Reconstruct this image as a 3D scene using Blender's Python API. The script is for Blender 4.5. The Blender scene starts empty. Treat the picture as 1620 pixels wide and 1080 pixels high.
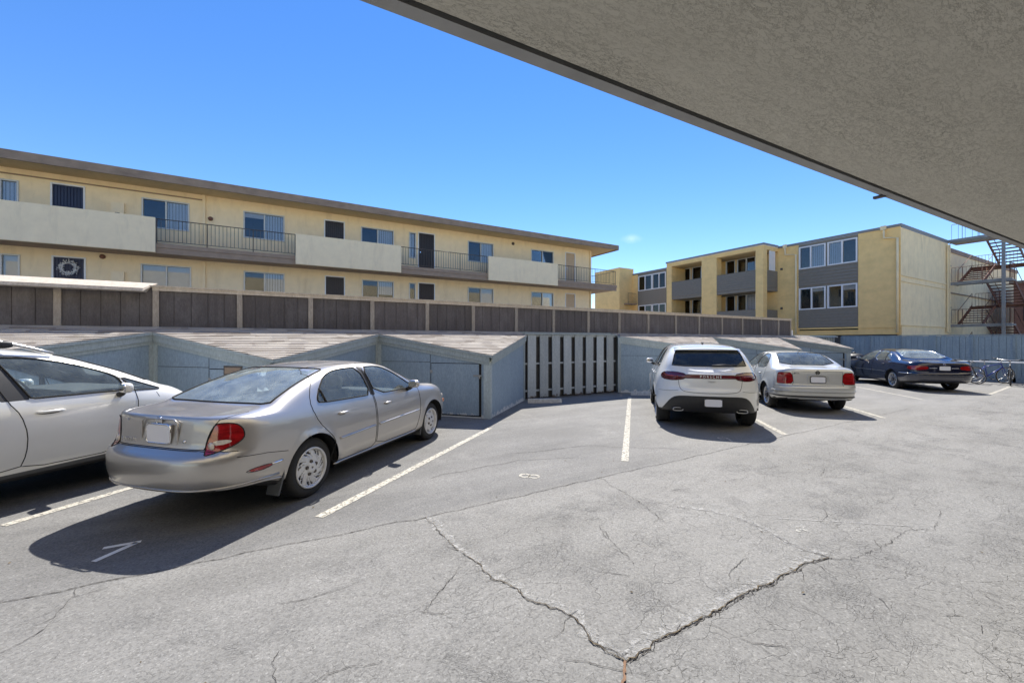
import bpy, bmesh, math, random
from mathutils import Vector, Matrix
from mathutils.bvhtree import BVHTree
random.seed(7)
R=math.radians
scene=bpy.context.scene
COL=scene.collection

# World axes: X runs along the long fence, Y away from the carport. Camera stands at the origin.
YAW=R(29.9)
def g(x,y):            # camera-relative ground measurement -> world
    return (x*math.cos(YAW)+y*math.sin(YAW), -x*math.sin(YAW)+y*math.cos(YAW))
SA=R(43.6)             # stall direction
def SP(p,s):           # stall coordinates (across, along) -> world
    return (p*math.sin(SA)+s*math.cos(SA), -p*math.cos(SA)+s*math.sin(SA))

# ------------------------------------------------------------------ materials
def nt_new(name):
    m=bpy.data.materials.new(name); m.use_nodes=True
    nt=m.node_tree; nt.nodes.clear()
    out=nt.nodes.new('ShaderNodeOutputMaterial')
    return m,nt,out
def N(nt,typ,**kw):
    n=nt.nodes.new('ShaderNode'+typ)
    for k,v in kw.items():
        if k in n.inputs.keys(): n.inputs[k].default_value=v
        else: setattr(n,k,v)
    return n
def noise(nt,scale,detail=4,rough=.6,vec=None,mscale=None,kind='Object',rot=None):
    tc=N(nt,'TexCoord'); src=tc.outputs[kind]
    if mscale or rot:
        mp=N(nt,'Mapping'); nt.links.new(src,mp.inputs[0])
        if mscale: mp.inputs['Scale'].default_value=mscale
        if rot: mp.inputs['Rotation'].default_value=rot
        src=mp.outputs[0]
    n=N(nt,'TexNoise'); n.inputs['Scale'].default_value=scale; n.inputs['Detail'].default_value=detail
    n.inputs['Roughness'].default_value=rough
    nt.links.new(src,n.inputs['Vector'])
    return n.outputs['Fac']
def ramp(nt,fac,stops):
    r=N(nt,'ValToRGB'); e=r.color_ramp.elements
    while len(e)<len(stops): e.new(.5)
    for i,(p,c) in enumerate(stops):
        e[i].position=p; e[i].color=(c,c,c,1) if not hasattr(c,'__len__') else (*c,1)
    nt.links.new(fac,r.inputs[0]); return r.outputs[0]
def mixc(nt,fac,a,b,mode='MIX'):
    m=N(nt,'Mix',data_type='RGBA',blend_type=mode)
    if hasattr(fac,'links'): nt.links.new(fac,m.inputs[0])
    else: m.inputs[0].default_value=fac
    for s,i in ((a,6),(b,7)):
        if hasattr(s,'links'): nt.links.new(s,m.inputs[i])
        else: m.inputs[i].default_value=(*s,1) if len(s)==3 else s
    return m.outputs[2]
def bump(nt,h,strength,dist=.02):
    b=N(nt,'Bump'); b.inputs['Strength'].default_value=strength; b.inputs['Distance'].default_value=dist
    nt.links.new(h,b.inputs['Height']); return b.outputs[0]
def MAT(name,col,rough=.7,metal=0,var=.15,vs=6,stain=None,stain_amt=.5,ss=1.5,sscale=None,bs=0,bstr=.2,bdist=.01,coat=0,spec=.5,mscale=None,grain=None):
    m,nt,out=nt_new(name)
    p=N(nt,'BsdfPrincipled')
    p.inputs['Roughness'].default_value=rough; p.inputs['Metallic'].default_value=metal
    p.inputs['Coat Weight'].default_value=coat; p.inputs['Coat Roughness'].default_value=.03
    p.inputs['Specular IOR Level'].default_value=spec
    nt.links.new(p.outputs[0],out.inputs[0])
    c=(*col,1)
    if var:
        f=noise(nt,vs,5,.6,mscale=mscale)
        f=ramp(nt,f,[(.3,0),(.7,1)])
        c=mixc(nt,f,tuple(x*(1-var) for x in col),tuple(min(1,x*(1+var)) for x in col))
    if grain:
        f=noise(nt,grain[0],3,.7,mscale=grain[1]); f=ramp(nt,f,[(.35,0),(.65,1)])
        c=mixc(nt,f,c,(*[x*grain[2] for x in col],),'MIX') if False else mixc(nt,mixf(nt,f,grain[3]),c,tuple(x*grain[2] for x in col))
    if stain:
        f=noise(nt,ss,6,.7,mscale=sscale); f=ramp(nt,f,[(.52,0),(.72,stain_amt)])
        c=mixc(nt,f,c,stain)
    if hasattr(c,'links'): nt.links.new(c,p.inputs['Base Color'])
    else: p.inputs['Base Color'].default_value=c
    if bs:
        h=noise(nt,bs,5,.7,mscale=mscale); nt.links.new(bump(nt,h,bstr,bdist),p.inputs['Normal'])
    return m
def mixf(nt,f,amt):
    m=N(nt,'Math',operation='MULTIPLY'); nt.links.new(f,m.inputs[0]); m.inputs[1].default_value=amt
    return m.outputs[0]

M={}
def asphalt():
    m,nt,out=nt_new('asphalt'); p=N(nt,'BsdfPrincipled'); nt.links.new(p.outputs[0],out.inputs[0])
    p.inputs['Roughness'].default_value=.88; p.inputs['Specular IOR Level'].default_value=.3
    tc=N(nt,'TexCoord'); sep=N(nt,'SeparateXYZ'); nt.links.new(tc.outputs['Object'],sep.inputs[0])
    # newer darker strip of stalls beyond the seam (y>3.9)
    big=noise(nt,.35,4,.6,mscale=(1,1.6,1))
    ad=N(nt,'Math',operation='MULTIPLY_ADD'); nt.links.new(big,ad.inputs[0]); ad.inputs[1].default_value=.2; nt.links.new(sep.outputs[1],ad.inputs[2])
    edge=N(nt,'MapRange'); nt.links.new(ad.outputs[0],edge.inputs[0])
    edge.inputs[1].default_value=3.94; edge.inputs[2].default_value=4.10
    leftm=N(nt,'MapRange'); nt.links.new(sep.outputs[0],leftm.inputs[0]); leftm.inputs[1].default_value=7; leftm.inputs[2].default_value=0; 
    leftm.inputs[3].default_value=.12; leftm.inputs[4].default_value=1
    st=N(nt,'Math',operation='MULTIPLY'); nt.links.new(edge.outputs[0],st.inputs[0]); nt.links.new(leftm.outputs[0],st.inputs[1])
    col=mixc(nt,st.outputs[0],(.195,.191,.180),(.126,.125,.123))
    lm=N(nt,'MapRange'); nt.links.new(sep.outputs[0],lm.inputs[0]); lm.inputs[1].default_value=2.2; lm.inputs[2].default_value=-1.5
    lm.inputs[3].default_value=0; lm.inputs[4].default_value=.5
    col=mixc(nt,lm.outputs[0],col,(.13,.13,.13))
    # broad streaks, worn and stained areas
    f=ramp(nt,noise(nt,.8,6,.65,mscale=(.45,1.5,1)),[(.35,0),(.68,1)])
    col=mixc(nt,mixf(nt,f,.34),col,(.36,.355,.34))
    f=ramp(nt,noise(nt,1.7,7,.7),[(.50,0),(.72,1)])
    col=mixc(nt,mixf(nt,f,.32),col,(.12,.12,.122))
    f=ramp(nt,noise(nt,.55,5,.7,mscale=(1.2,1,1)),[(.60,0),(.66,1)])
    col=mixc(nt,mixf(nt,f,.2),col,(.33,.325,.31))
    # aggregate speckle
    vo=N(nt,'TexVoronoi'); vo.inputs['Scale'].default_value=95; nt.links.new(tc.outputs['Object'],vo.inputs['Vector'])
    vr=N(nt,'SeparateColor'); nt.links.new(vo.outputs['Color'],vr.inputs[0])
    sp=ramp(nt,vr.outputs[0],[(.0,.70),(.5,1),(.9,1.0),(1,1.30)])
    col=mixc(nt,1.0,col,sp,'MULTIPLY')
    n2=ramp(nt,noise(nt,38,4,.8),[(.3,.84),(.7,1.13)])
    col=mixc(nt,1.0,col,n2,'MULTIPLY')
    # fine alligator cracking where the old surface has aged (south-east part)
    wn=N(nt,'TexNoise'); wn.inputs['Scale'].default_value=2.2; wn.inputs['Detail'].default_value=5; nt.links.new(tc.outputs['Object'],wn.inputs['Vector'])
    wv=N(nt,'VectorMath',operation='MULTIPLY_ADD'); nt.links.new(wn.outputs['Color'],wv.inputs[0]); wv.inputs[1].default_value=(.5,.5,.5); nt.links.new(tc.outputs['Object'],wv.inputs[2])
    mp=N(nt,'Mapping'); nt.links.new(wv.outputs[0],mp.inputs[0]); mp.inputs['Rotation'].default_value=(0,0,R(-30)); mp.inputs['Scale'].default_value=(1,2.3,1)
    cracks=None
    for sc,w,lo,hi in ((2.2,.009,.44,.54),(6.5,.022,.50,.60),(19,.05,.52,.62)):
        v=N(nt,'TexVoronoi',feature='DISTANCE_TO_EDGE'); v.inputs['Scale'].default_value=sc; nt.links.new(mp.outputs[0],v.inputs['Vector'])
        c=ramp(nt,v.outputs['Distance'],[(0,1),(w,0)])
        mask=ramp(nt,noise(nt,.9 if sc<5 else (1.3 if sc<10 else 1.7),5,.7),[(lo,0),(hi,1)])
        mu=N(nt,'Math',operation='MULTIPLY'); nt.links.new(c,mu.inputs[0]); nt.links.new(mask,mu.inputs[1])
        if cracks is None: cracks=mu.outputs[0]
        else:
            mx=N(nt,'Math',operation='MAXIMUM'); nt.links.new(cracks,mx.inputs[0]); nt.links.new(mu.outputs[0],mx.inputs[1]); cracks=mx.outputs[0]
    ym=N(nt,'MapRange'); nt.links.new(sep.outputs[1],ym.inputs[0]); ym.inputs[1].default_value=3.9; ym.inputs[2].default_value=3.2
    mu=N(nt,'Math',operation='MULTIPLY'); nt.links.new(cracks,mu.inputs[0]); nt.links.new(ym.outputs[0],mu.inputs[1])
    xm=N(nt,'MapRange'); nt.links.new(sep.outputs[0],xm.inputs[0]); xm.inputs[1].default_value=-.5; xm.inputs[2].default_value=1.5; xm.inputs[3].default_value=.45
    m2=N(nt,'Math',operation='MULTIPLY'); nt.links.new(mu.outputs[0],m2.inputs[0]); nt.links.new(xm.outputs[0],m2.inputs[1]); cr=m2.outputs[0]
    col=mixc(nt,mixf(nt,cr,.5),col,(.06,.057,.052))
    nt.links.new(col,p.inputs['Base Color'])
    h1=noise(nt,120,3,.7); h2=noise(nt,6,5,.6)
    ad=N(nt,'Math',operation='MULTIPLY_ADD'); nt.links.new(h2,ad.inputs[0]); ad.inputs[1].default_value=1.2; nt.links.new(h1,ad.inputs[2])
    sb=N(nt,'Math',operation='MULTIPLY_ADD'); nt.links.new(cr,sb.inputs[0]); sb.inputs[1].default_value=-2; nt.links.new(ad.outputs[0],sb.inputs[2])
    nt.links.new(bump(nt,sb.outputs[0],.55,.006),p.inputs['Normal'])
    return m
M['asphalt']=asphalt()

def soffit_mat():
    m,nt,out=nt_new('soffit_stucco'); p=N(nt,'BsdfPrincipled'); nt.links.new(p.outputs[0],out.inputs[0])
    p.inputs['Roughness'].default_value=.9
    base=mixc(nt,ramp(nt,noise(nt,1.3,6,.7,mscale=(.35,1.6,1),rot=(0,0,R(8))),[(.3,0),(.7,1)]),(.56,.535,.455),(.68,.65,.56))
    # trowelled skip texture: elongated shallow pits
    a=noise(nt,19,4,.65,mscale=(.6,1.5,1),rot=(0,0,R(12)))
    pits=ramp(nt,a,[(.478,0),(.497,1),(.516,0)])
    mask=ramp(nt,noise(nt,3.2,6,.75,mscale=(.35,1.6,1),rot=(0,0,R(8))),[(.36,.25),(.70,1)])
    mu=N(nt,'Math',operation='MULTIPLY'); nt.links.new(pits,mu.inputs[0]); nt.links.new(mask,mu.inputs[1])
    b2=noise(nt,44,4,.7,mscale=(.5,1.6,1)); p2=ramp(nt,b2,[(.475,0),(.498,1),(.52,0)])
    m2=N(nt,'Math',operation='MULTIPLY'); nt.links.new(p2,m2.inputs[0]); nt.links.new(mask,m2.inputs[1])
    mx=N(nt,'Math',operation='MAXIMUM'); nt.links.new(mu.outputs[0],mx.inputs[0]); nt.links.new(m2.outputs[0],mx.inputs[1])
    col=mixc(nt,mixf(nt,mx.outputs[0],.62),base,(.12,.11,.085))
    f=ramp(nt,noise(nt,.5,5,.65,mscale=(1,.5,1)),[(.50,0),(.75,1)])
    col=mixc(nt,mixf(nt,f,.3),col,(.30,.28,.22))
    nt.links.new(col,p.inputs['Base Color'])
    inv=N(nt,'Math',operation='MULTIPLY_ADD'); nt.links.new(mx.outputs[0],inv.inputs[0]); inv.inputs[1].default_value=-1.; nt.links.new(a,inv.inputs[2])
    nt.links.new(bump(nt,inv.outputs[0],.45,.008),p.inputs['Normal'])
    return m
M['soffit']=soffit_mat()
M['fascia']=MAT('painted_fascia',(.34,.34,.335),.7,var=.12,vs=5,bs=40,bstr=.15)
M['groove']=MAT('dark_groove',(.09,.09,.09),.9,var=0)
M['stucco_cream']=MAT('cream_stucco',(.93,.755,.49),.92,var=.05,vs=3,stain=(.58,.44,.26),stain_amt=.4,ss=.8,sscale=(2.5,2.5,.5),bs=60,bstr=.35,bdist=.01)
M['stucco_panel']=MAT('pale_parapet_stucco',(.96,.79,.53),.92,var=.05,vs=3,stain=(.62,.5,.34),stain_amt=.4,ss=.8,sscale=(3,3,.6),bs=60,bstr=.35)
M['stucco_gold']=MAT('golden_stucco',(.90,.63,.27),.92,var=.07,vs=2.5,stain=(.45,.32,.15),stain_amt=.3,ss=.6,sscale=(1,1,2),bs=50,bstr=.35)
M['stucco_pale']=MAT('weathered_pale_stucco',(.90,.75,.47),.92,var=.08,vs=2,stain=(.38,.33,.2),stain_amt=.35,ss=.9,sscale=(2,2,.5),bs=50,bstr=.35)
M['roof_trim']=MAT('brown_roof_trim',(.30,.225,.165),.8,var=.15,vs=3,stain=(.14,.1,.08),stain_amt=.5,ss=1,sscale=(1,1,4),bs=20)
M['soffit_tan']=MAT('tan_soffit',(.62,.47,.26),.9,var=.06)
M['slab_edge']=MAT('brown_slab_edge',(.34,.25,.18),.8,var=.12,vs=4)
M['gray_siding']=MAT('gray_lap_siding',(.235,.21,.17),.75,var=.1,vs=5,mscale=(1,1,3))
M['gray_trim']=MAT('gray_metal_trim',(.22,.225,.225),.6,var=.1)
M['white_frame']=MAT('white_vinyl',(.78,.79,.8),.4,var=.03)
M['alu_frame']=MAT('aluminium_frame',(.55,.54,.5),.4,var=.05,metal=.3)
M['iron']=MAT('painted_iron',(.09,.075,.065),.6,var=.15)
M['rust']=MAT('rusty_steel',(.17,.085,.06),.8,var=.3,vs=8,bs=40)
M['steel_gray']=MAT('gray_steel',(.26,.27,.27),.6,var=.15,vs=4,stain=(.22,.13,.08),stain_amt=.4,ss=3)
M['navy_door']=MAT('navy_door',(.012,.018,.06),.35,var=.1)
M['black_door']=MAT('dark_door',(.028,.02,.02),.4,var=.1)
M['tan_door']=MAT('tan_door',(.52,.38,.24),.5,var=.04)
M['white']=MAT('white_paint',(.78,.78,.76),.55,var=.06)
M['brownwall']=MAT('brown_stucco',(.28,.14,.10),.9,var=.1)

def wood(name,col,dark,light,amt=.5,rough=.85,scale=1,wear=None):
    m,nt,out=nt_new(name); p=N(nt,'BsdfPrincipled'); nt.links.new(p.outputs[0],out.inputs[0]); p.inputs['Roughness'].default_value=rough
    f=noise(nt,9*scale,6,.7,mscale=(1.3,1.3,.12)); f=ramp(nt,f,[(.35,0),(.65,1)])
    c=mixc(nt,mixf(nt,f,amt),col,dark)
    f=ramp(nt,noise(nt,2.2*scale,6,.7,mscale=(1,1,.5)),[(.5,0),(.72,1)])
    c=mixc(nt,mixf(nt,f,amt),c,light)
    f=ramp(nt,noise(nt,45,3,.7,mscale=(1,1,.3)),[(.35,.86),(.65,1.12)])
    c=mixc(nt,1.,c,f,'MULTIPLY')
    oi=N(nt,'ObjectInfo'); rr_=ramp(nt,oi.outputs['Random'],[(0,.84),(1,1.14)]); c=mixc(nt,1.,c,rr_,'MULTIPLY')
    if wear:   # paint flaked off the lowest boards
        tc=N(nt,'TexCoord'); sp=N(nt,'SeparateXYZ'); nt.links.new(tc.outputs['Object'],sp.inputs[0])
        mr=N(nt,'MapRange'); nt.links.new(sp.outputs[2],mr.inputs[0]); mr.inputs[1].default_value=.32; mr.inputs[2].default_value=.02
        nn=noise(nt,9,5,.75); ad=N(nt,'Math',operation='MULTIPLY'); nt.links.new(nn,ad.inputs[0]); nt.links.new(mr.outputs[0],ad.inputs[1])
        w=ramp(nt,ad.outputs[0],[(.40,0),(.44,1)])
        c=mixc(nt,w,c,wear)
    nt.links.new(c,p.inputs['Base Color'])
    nt.links.new(bump(nt,noise(nt,30,5,.7,mscale=(1.5,1.5,.15)),.35,.006),p.inputs['Normal'])
    return m
M['fence_dark']=wood('weathered_brown_plywood',(.125,.112,.110),(.065,.058,.058),(.195,.185,.185),.6)
M['fence_post']=wood('weathered_post_paint',(.36,.32,.27),(.2,.17,.14),(.5,.47,.42),.5)
M['fence_cap']=wood('pale_weathered_cap',(.56,.49,.39),(.36,.3,.23),(.68,.62,.52),.5)
M['shed_blue']=wood('faded_blue_paint',(.28,.365,.45),(.22,.30,.38),(.34,.42,.49),.5,wear=(.55,.57,.57))
M['shed_trim']=wood('blue_gray_trim_paint',(.36,.42,.44),(.27,.32,.345),(.45,.50,.515),.5)
M['slat_white']=wood('peeling_white_paint',(.37,.415,.45),(.25,.29,.32),(.46,.50,.52),.5,wear=(.12,.1,.09))
M['blue_fence']=wood('blue_gray_fence_paint',(.25,.325,.375),(.16,.215,.26),(.32,.39,.44),.6)
M['dark_gap']=MAT('dark_board_gap_shade',(.07,.07,.072),.9,var=.2)  # tone of the rear boards, also painted shade in gaps and garage recess
def shingle():
    m,nt,out=nt_new('faded_shingle'); p=N(nt,'BsdfPrincipled'); nt.links.new(p.outputs[0],out.inputs[0]); p.inputs['Roughness'].default_value=.92
    tc=N(nt,'TexCoord'); mp=N(nt,'Mapping'); mp.inputs['Scale'].default_value=(3.3,7.1,0); nt.links.new(tc.outputs['Object'],mp.inputs[0])
    v=N(nt,'TexVoronoi'); v.inputs['Scale'].default_value=1; v.inputs['Randomness'].default_value=.55; nt.links.new(mp.outputs[0],v.inputs['Vector'])
    s=N(nt,'SeparateColor'); nt.links.new(v.outputs['Color'],s.inputs[0])
    c=ramp(nt,s.outputs[0],[(0,(.27,.235,.20)),(.4,(.42,.38,.335)),(.75,(.50,.46,.405)),(1,(.34,.31,.285))])
    f=ramp(nt,noise(nt,130,3,.8),[(.3,.75),(.7,1.2)]); c=mixc(nt,1.,c,f,'MULTIPLY')
    f=ramp(nt,noise(nt,1.2,5,.7),[(.5,0),(.7,1)]); c=mixc(nt,mixf(nt,f,.4),c,(.24,.2,.18))
    nt.links.new(c,p.inputs['Base Color']); nt.links.new(bump(nt,noise(nt,90,3,.7),.6,.01),p.inputs['Normal'])
    return m
M['shingle']=shingle()
def worn_paint(name,col,lo=.42,hi=.55):
    m,nt,out=nt_new(name); p=N(nt,'BsdfPrincipled'); p.inputs['Roughness'].default_value=.8
    c=mixc(nt,ramp(nt,noise(nt,14,5,.7),[(.35,0),(.65,1)]),tuple(x*.78 for x in col),col)
    nt.links.new(c,p.inputs['Base Color'])
    tr=N(nt,'BsdfTransparent'); mx=N(nt,'MixShader')
    f=ramp(nt,noise(nt,22,6,.8),[(lo,0),(hi,1)])
    nt.links.new(f,mx.inputs[0]); nt.links.new(tr.outputs[0],mx.inputs[1]); nt.links.new(p.outputs[0],mx.inputs[2]); nt.links.new(mx.outputs[0],out.inputs[0])
    return m
M['line']=worn_paint('worn_white_line',(.50,.475,.41),.37,.52)
M['line_faint']=worn_paint('faint_white_line',(.50,.49,.45),.44,.60)
M['number']=worn_paint('white_number_paint',(.74,.73,.70),.25,.36)
M['crack']=MAT('crack_void',(.035,.03,.026),.95,var=.3,vs=10)
M['crack_fill']=MAT('crack_dry_moss',(.11,.085,.05),.95,var=.5,vs=25,bs=60)
M['crack_rust']=MAT('crack_rust_fill',(.17,.10,.06),.95,var=.4,vs=30,bs=60)
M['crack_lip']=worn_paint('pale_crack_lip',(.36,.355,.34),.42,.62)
M['concrete']=MAT('painted_concrete',(.52,.52,.50),.85,var=.2,vs=9,stain=(.2,.19,.17),stain_amt=.6,ss=8,bs=30,bstr=.4)

def paint(name,col,metal=.0,rough=.32,coat=1.,flake=False,dust=(.3,.28,.25),dusta=.12):
    m,nt,out=nt_new(name); p=N(nt,'BsdfPrincipled')
    p.inputs['Metallic'].default_value=metal; p.inputs['Roughness'].default_value=rough
    p.inputs['Coat Weight'].default_value=coat; p.inputs['Coat Roughness'].default_value=.04
    f=ramp(nt,noise(nt,3,5,.6,mscale=(1,1,1.5)),[(.4,0),(.75,1)])
    c=mixc(nt,mixf(nt,f,dusta),col,dust)
    tc=N(nt,'TexCoord'); sp=N(nt,'SeparateXYZ'); nt.links.new(tc.outputs['Object'],sp.inputs[0])
    mr=N(nt,'MapRange'); nt.links.new(sp.outputs[2],mr.inputs[0]); mr.inputs[1].default_value=.6; mr.inputs[2].default_value=.2; mr.inputs[4].default_value=.35
    c=mixc(nt,mr.outputs[0],c,dust)      # road dirt on the lower body
    nt.links.new(c,p.inputs['Base Color'])
    dk=N(nt,'BsdfPrincipled'); dk.inputs['Base Color'].default_value=(.045,.045,.048,1); dk.inputs['Roughness'].default_value=.9
    ge=N(nt,'NewGeometry'); mx=N(nt,'MixShader')
    nt.links.new(ge.outputs['Backfacing'],mx.inputs[0]); nt.links.new(p.outputs[0],mx.inputs[1]); nt.links.new(dk.outputs[0],mx.inputs[2])
    nt.links.new(mx.outputs[0],out.inputs[0])
    return m
def glass(name,tint,refl=1.0,rough=.0,dirt_sheen=.05):
    m,nt,out=nt_new(name)
    tr=N(nt,'BsdfTransparent'); tr.inputs[0].default_value=(*tint,1)
    gl=N(nt,'BsdfGlossy'); gl.inputs['Roughness'].default_value=rough; gl.inputs[0].default_value=(refl,refl,refl,1)
    lw=N(nt,'Fresnel'); lw.inputs[0].default_value=1.55
    geo=N(nt,'NewGeometry'); 
    mx=N(nt,'MixShader'); nt.links.new(lw.outputs[0],mx.inputs[0]); nt.links.new(tr.outputs[0],mx.inputs[1]); nt.links.new(gl.outputs[0],mx.inputs[2])
    df=N(nt,'BsdfDiffuse'); df.inputs[0].default_value=(.55,.64,.66,1)
    f=ramp(nt,noise(nt,5,5,.7),[(.3,dirt_sheen*.5),(.8,dirt_sheen*1.6)])  # pale film: part dust, part sky haze painted over the glass
    m2=N(nt,'MixShader'); nt.links.new(f,m2.inputs[0]); nt.links.new(mx.outputs[0],m2.inputs[1]); nt.links.new(df.outputs[0],m2.inputs[2])
    nt.links.new(m2.outputs[0],out.inputs[0])
    return m
M['paint_silver']=paint('silver_metallic_paint',(.455,.435,.415),.72,.36)
M['paint_white']=paint('pearl_white_paint',(.74,.75,.74),.0,.25,dusta=.06)
M['paint_wagon']=paint('satin_white_paint',(.72,.72,.69),.1,.3,dusta=.08)
M['paint_pale']=paint('pale_silver_paint',(.58,.59,.575),.4,.4)
M['paint_navy']=paint('navy_paint',(.006,.010,.034),.15,.2,dusta=.03)
M['car_glass']=glass('tinted_car_glass',(.88,.96,.96),dirt_sheen=.13)
M['car_glass_dark']=glass('privacy_glass',(.10,.11,.12),dirt_sheen=.04)
M['car_glass_dusty_sheen']=glass('dusty_sheen_rear_glass',(.75,.85,.87),dirt_sheen=.26)  # dusty, and paler still for painted sky reflection
M['plastic']=MAT('black_plastic',(.02,.02,.021),.55,var=.1,vs=20)
M['plastic_gray']=MAT('gray_cladding',(.075,.078,.082),.6,var=.1)
M['rubber']=MAT('tyre_rubber',(.022,.022,.022),.85,var=.15,vs=30,bs=60,bstr=.2)
M['gap']=MAT('shut_line',(.012,.012,.012),.9,var=0)
M['chrome']=MAT('chrome',(.75,.75,.76),.12,metal=1,var=0)
M['alloy']=MAT('alloy_wheel',(.55,.55,.55),.35,metal=.8,var=.08)
M['hubcap']=MAT('silver_hubcap',(.60,.60,.60),.4,metal=.4,var=.08,vs=12)
M['lamp_red']=MAT('red_lens',(.27,.007,.010),.10,var=.55,vs=7,coat=1,mscale=(1,1,5))
M['lamp_dark']=MAT('smoked_red_lens',(.10,.006,.012),.12,var=.15,vs=14,coat=1)
M['lamp_clear']=MAT('clear_lens',(.62,.56,.50),.12,var=.15,vs=40,coat=1)
M['lamp_amber']=MAT('amber_lens',(.6,.22,.08),.15,var=.1,coat=1)
M['plate']=MAT('blank_plate',(.74,.75,.80),.45,var=.02)
M['seat']=MAT('gray_seat_cloth',(.27,.285,.30),.9,var=.1,vs=15)
M['seat_dark']=MAT('dark_seat_cloth',(.05,.055,.06),.9,var=.1,vs=15)
M['beige_trim']=MAT('pale_trim',(.45,.44,.40),.8,var=.05)
M['curtain']=MAT('pale_blinds',(.80,.84,.88),.8,var=.1,vs=14,mscale=(4,4,.2))
M['curtain2']=MAT('white_shade',(.80,.79,.78),.8,var=.05)
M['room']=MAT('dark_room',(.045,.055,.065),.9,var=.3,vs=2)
M['paper']=MAT('paper',(.75,.78,.78),.8,var=.03)
M['leaf_white']=MAT('white_wreath',(.8,.8,.8),.8,var=.1,vs=20)
M['bike_blue']=MAT('blue_bike_paint',(.02,.04,.28),.3,coat=.6,var=.05)
M['bike_dark']=MAT('black_bike_paint',(.03,.028,.03),.4,coat=.3,var=.05)
M['bag']=MAT('black_bag',(.018,.018,.02),.5,var=.2,vs=8,bs=9,bstr=.8,bdist=.03)
def window_glass():
    m,nt,out=nt_new('window_glass')
    tr=N(nt,'BsdfTransparent'); tr.inputs[0].default_value=(.86,.89,.92,1)
    gl=N(nt,'BsdfGlossy'); gl.inputs['Roughness'].default_value=.01
    f=N(nt,'Fresnel'); f.inputs[0].default_value=1.7
    mx=N(nt,'MixShader'); nt.links.new(f.outputs[0],mx.inputs[0]); nt.links.new(tr.outputs[0],mx.inputs[1]); nt.links.new(gl.outputs[0],mx.inputs[2])
    nt.links.new(mx.outputs[0],out.inputs[0]); return m
M['pane']=window_glass()

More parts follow.
